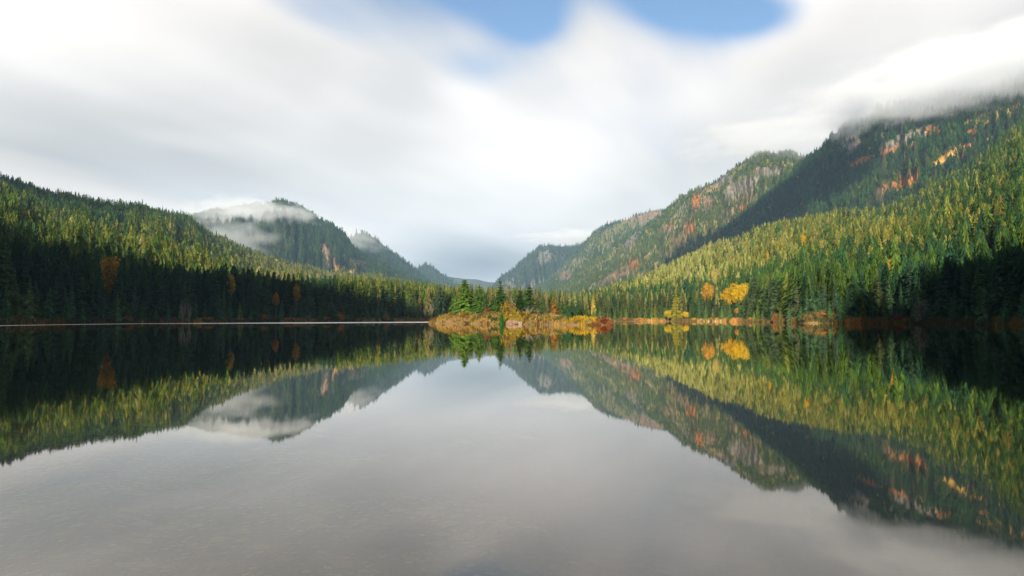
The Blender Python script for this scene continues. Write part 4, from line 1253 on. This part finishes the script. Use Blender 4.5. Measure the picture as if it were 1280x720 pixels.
print('TRIS', sum(len(t) for t in ft), 'IND', count_ind[0])
del fv, ft, fc


# ------------------------------------------------------------------ cloud and mist
def ellipsoid_mesh(name, rx, ry, rz, seed, n=20, lump=.0):
    th = np.linspace(0, 2 * np.pi, 2 * n, endpoint=False); ph = np.linspace(0, np.pi, n)
    V = []; Fc = []
    for j, p_ in enumerate(ph):
        if j in (0, n - 1):
            V.append([(0, 0, math.cos(p_))]); continue
        V.append(np.stack([np.cos(th) * math.sin(p_), np.sin(th) * math.sin(p_), np.full(2 * n, math.cos(p_))], 1))
    V = np.concatenate([np.array(v, float) for v in V])
    k = 1 + lump * fbm(V[:, 0] * 2 + seed, V[:, 1] * 2 + V[:, 2] * 2 - seed, 3)
    V = V * k[:, None] * [rx, ry, rz]
    faces = []
    m2 = 2 * n
    for i in range(m2):
        faces.append((0, 1 + i, 1 + (i + 1) % m2))
    for j in range(n - 3):
        for i in range(m2):
            a = 1 + j * m2 + i; b = 1 + j * m2 + (i + 1) % m2
            faces.append((a, a + m2, b + m2, b))
    last = len(V) - 1; o0 = 1 + (n - 3) * m2
    for i in range(m2):
        faces.append((last, o0 + (i + 1) % m2, o0 + i))
    me = bpy.data.meshes.new(name); me.from_pydata(V.tolist(), [], faces); me.update()
    return me


M_shadecloud, g = mat('added_shade_cloud')  # volume of the unseen clouds added to cast shade
pv = g.node('ShaderNodeVolumePrincipled'); pv.inputs['Color'].default_value = (0.97, 0.97, 0.98, 1)
pv.inputs['Density'].default_value = 0.012; pv.inputs['Anisotropy'].default_value = 0.3
finish(g, vol=pv.outputs[0])


def shade_cloud(px, py, R, rx, rz, label, ry=None, k_=2600):
    """an unseen cloud added high on the sunward side to cast shade on the mountain"""
    p = P(px, py, R) + SV * k_
    o = obj('cloud', ellipsoid_mesh('cloud', rx, ry or rx, rz, px, 16, .25), M_shadecloud, loc=tuple(p))
    o.rotation_euler = (0, 0, -PR(SUN_AZ))
    tag(o, label, 'cloud', 'unseen clouds added for shade', kind='stuff')


shade_cloud(0, 228, 1200, 150, 60, 'unseen flat cloud added to shade the top of the left hill', k_=1800)
shade_cloud(900, 290, 2000, 190, 110, 'unseen flat cloud added to throw shadow low on the right mountain')
shade_cloud(975, 262, 2000, 200, 110, 'unseen flat cloud added to shade the middle of the right mountain')
shade_cloud(1012, 232, 2000, 120, 70, 'unseen flat cloud added to shade the upper right mountain')


def mist(px, py, R, rx, ry, rz, dens, label, rot=0, scale=2.8, thr=.47, seed=0, tilt=0, an=0.0):
    M, g = mat('mist')
    tcn = g.node('ShaderNodeTexCoord')
    q = g.vm('MULTIPLY', g.vm('SUBTRACT', tcn.outputs['Generated'], (.5, .5, .5)), (2, 2, 2))
    r = g.vm('LENGTH', q, out='Value')
    nz = g.noise(g.vm('ADD', g.vm('MULTIPLY', q, (1, 1, .8)), (seed * 3.1, seed, 0)), scale, 3, .5)
    f = g.m('SUBTRACT', nz, thr)
    f = g.m('SUBTRACT', g.m('ADD', f, .35), g.m('MULTIPLY', g.m('POWER', r, 2.0), .5))
    d = g.m('MULTIPLY', g.smooth(f, 0.02, .40), dens)
    pv = g.node('ShaderNodeVolumePrincipled'); pv.inputs['Color'].default_value = (.93, .955, 1, 1)
    pv.inputs['Anisotropy'].default_value = an
    g.nt.links.new(d, pv.inputs['Density'])
    finish(g, vol=pv.outputs[0])
    M.cycles.volume_step_rate = 1.0
    p = P(px, py, R)
    az = math.atan2(p[0], p[1])
    o = obj('mist', ellipsoid_mesh('mist', rx, ry, rz, 3, 14), M, loc=tuple(p))
    o.rotation_euler = (0, PR(tilt), -az)
    tag(o, label, 'mist', kind='stuff')


mist(318, 271, 2750, 300, 260, 85, .0075, 'mist bank draped over the left peak', seed=1, tilt=2)
mist(285, 300, 2300, 200, 160, 85, .004, 'thin mist in the hollow left of the left peak', seed=2)
mist(440, 296, 3500, 240, 180, 70, .003, 'mist between the left peaks', seed=3, tilt=15)
mist(1230, 98, 1850, 470, 300, 120, .012, 'cloud cap over the right summit', seed=4, tilt=-3)
mist(1075, 158, 1950, 90, 120, 60, .010, 'wisp of cloud in the notch below the right summit', seed=5)
mist(975, 172, 2600, 480, 250, 100, .0035, 'cloud cap over the middle ridge', seed=6)
mist(720, 296, 4600, 500, 250, 70, .004, 'thin cloud touching the far blue ridge', seed=7)

M_haze, g = mat('haze')
pv = g.node('ShaderNodeVolumePrincipled')
pv.inputs['Color'].default_value = (.45, .70, 1.0, 1)
pv.inputs['Density'].default_value = 0.00006
pv.inputs['Anisotropy'].default_value = 0.0
finish(g, vol=pv.outputs[0])
hb = [(-3600, 4200), (-1700, 8600), (-8, 1500)]
Vb = np.array([(x, y, z) for x in hb[0] for y in hb[1] for z in hb[2]], float)
Fb = np.array([(0, 1, 3, 2), (4, 6, 7, 5), (0, 4, 5, 1), (2, 3, 7, 6), (0, 2, 6, 4), (1, 5, 7, 3)])
tag(obj('haze', mesh_np('haze', Vb, Fb), M_haze), 'thin bluish haze filling the valley air', 'haze', kind='stuff')
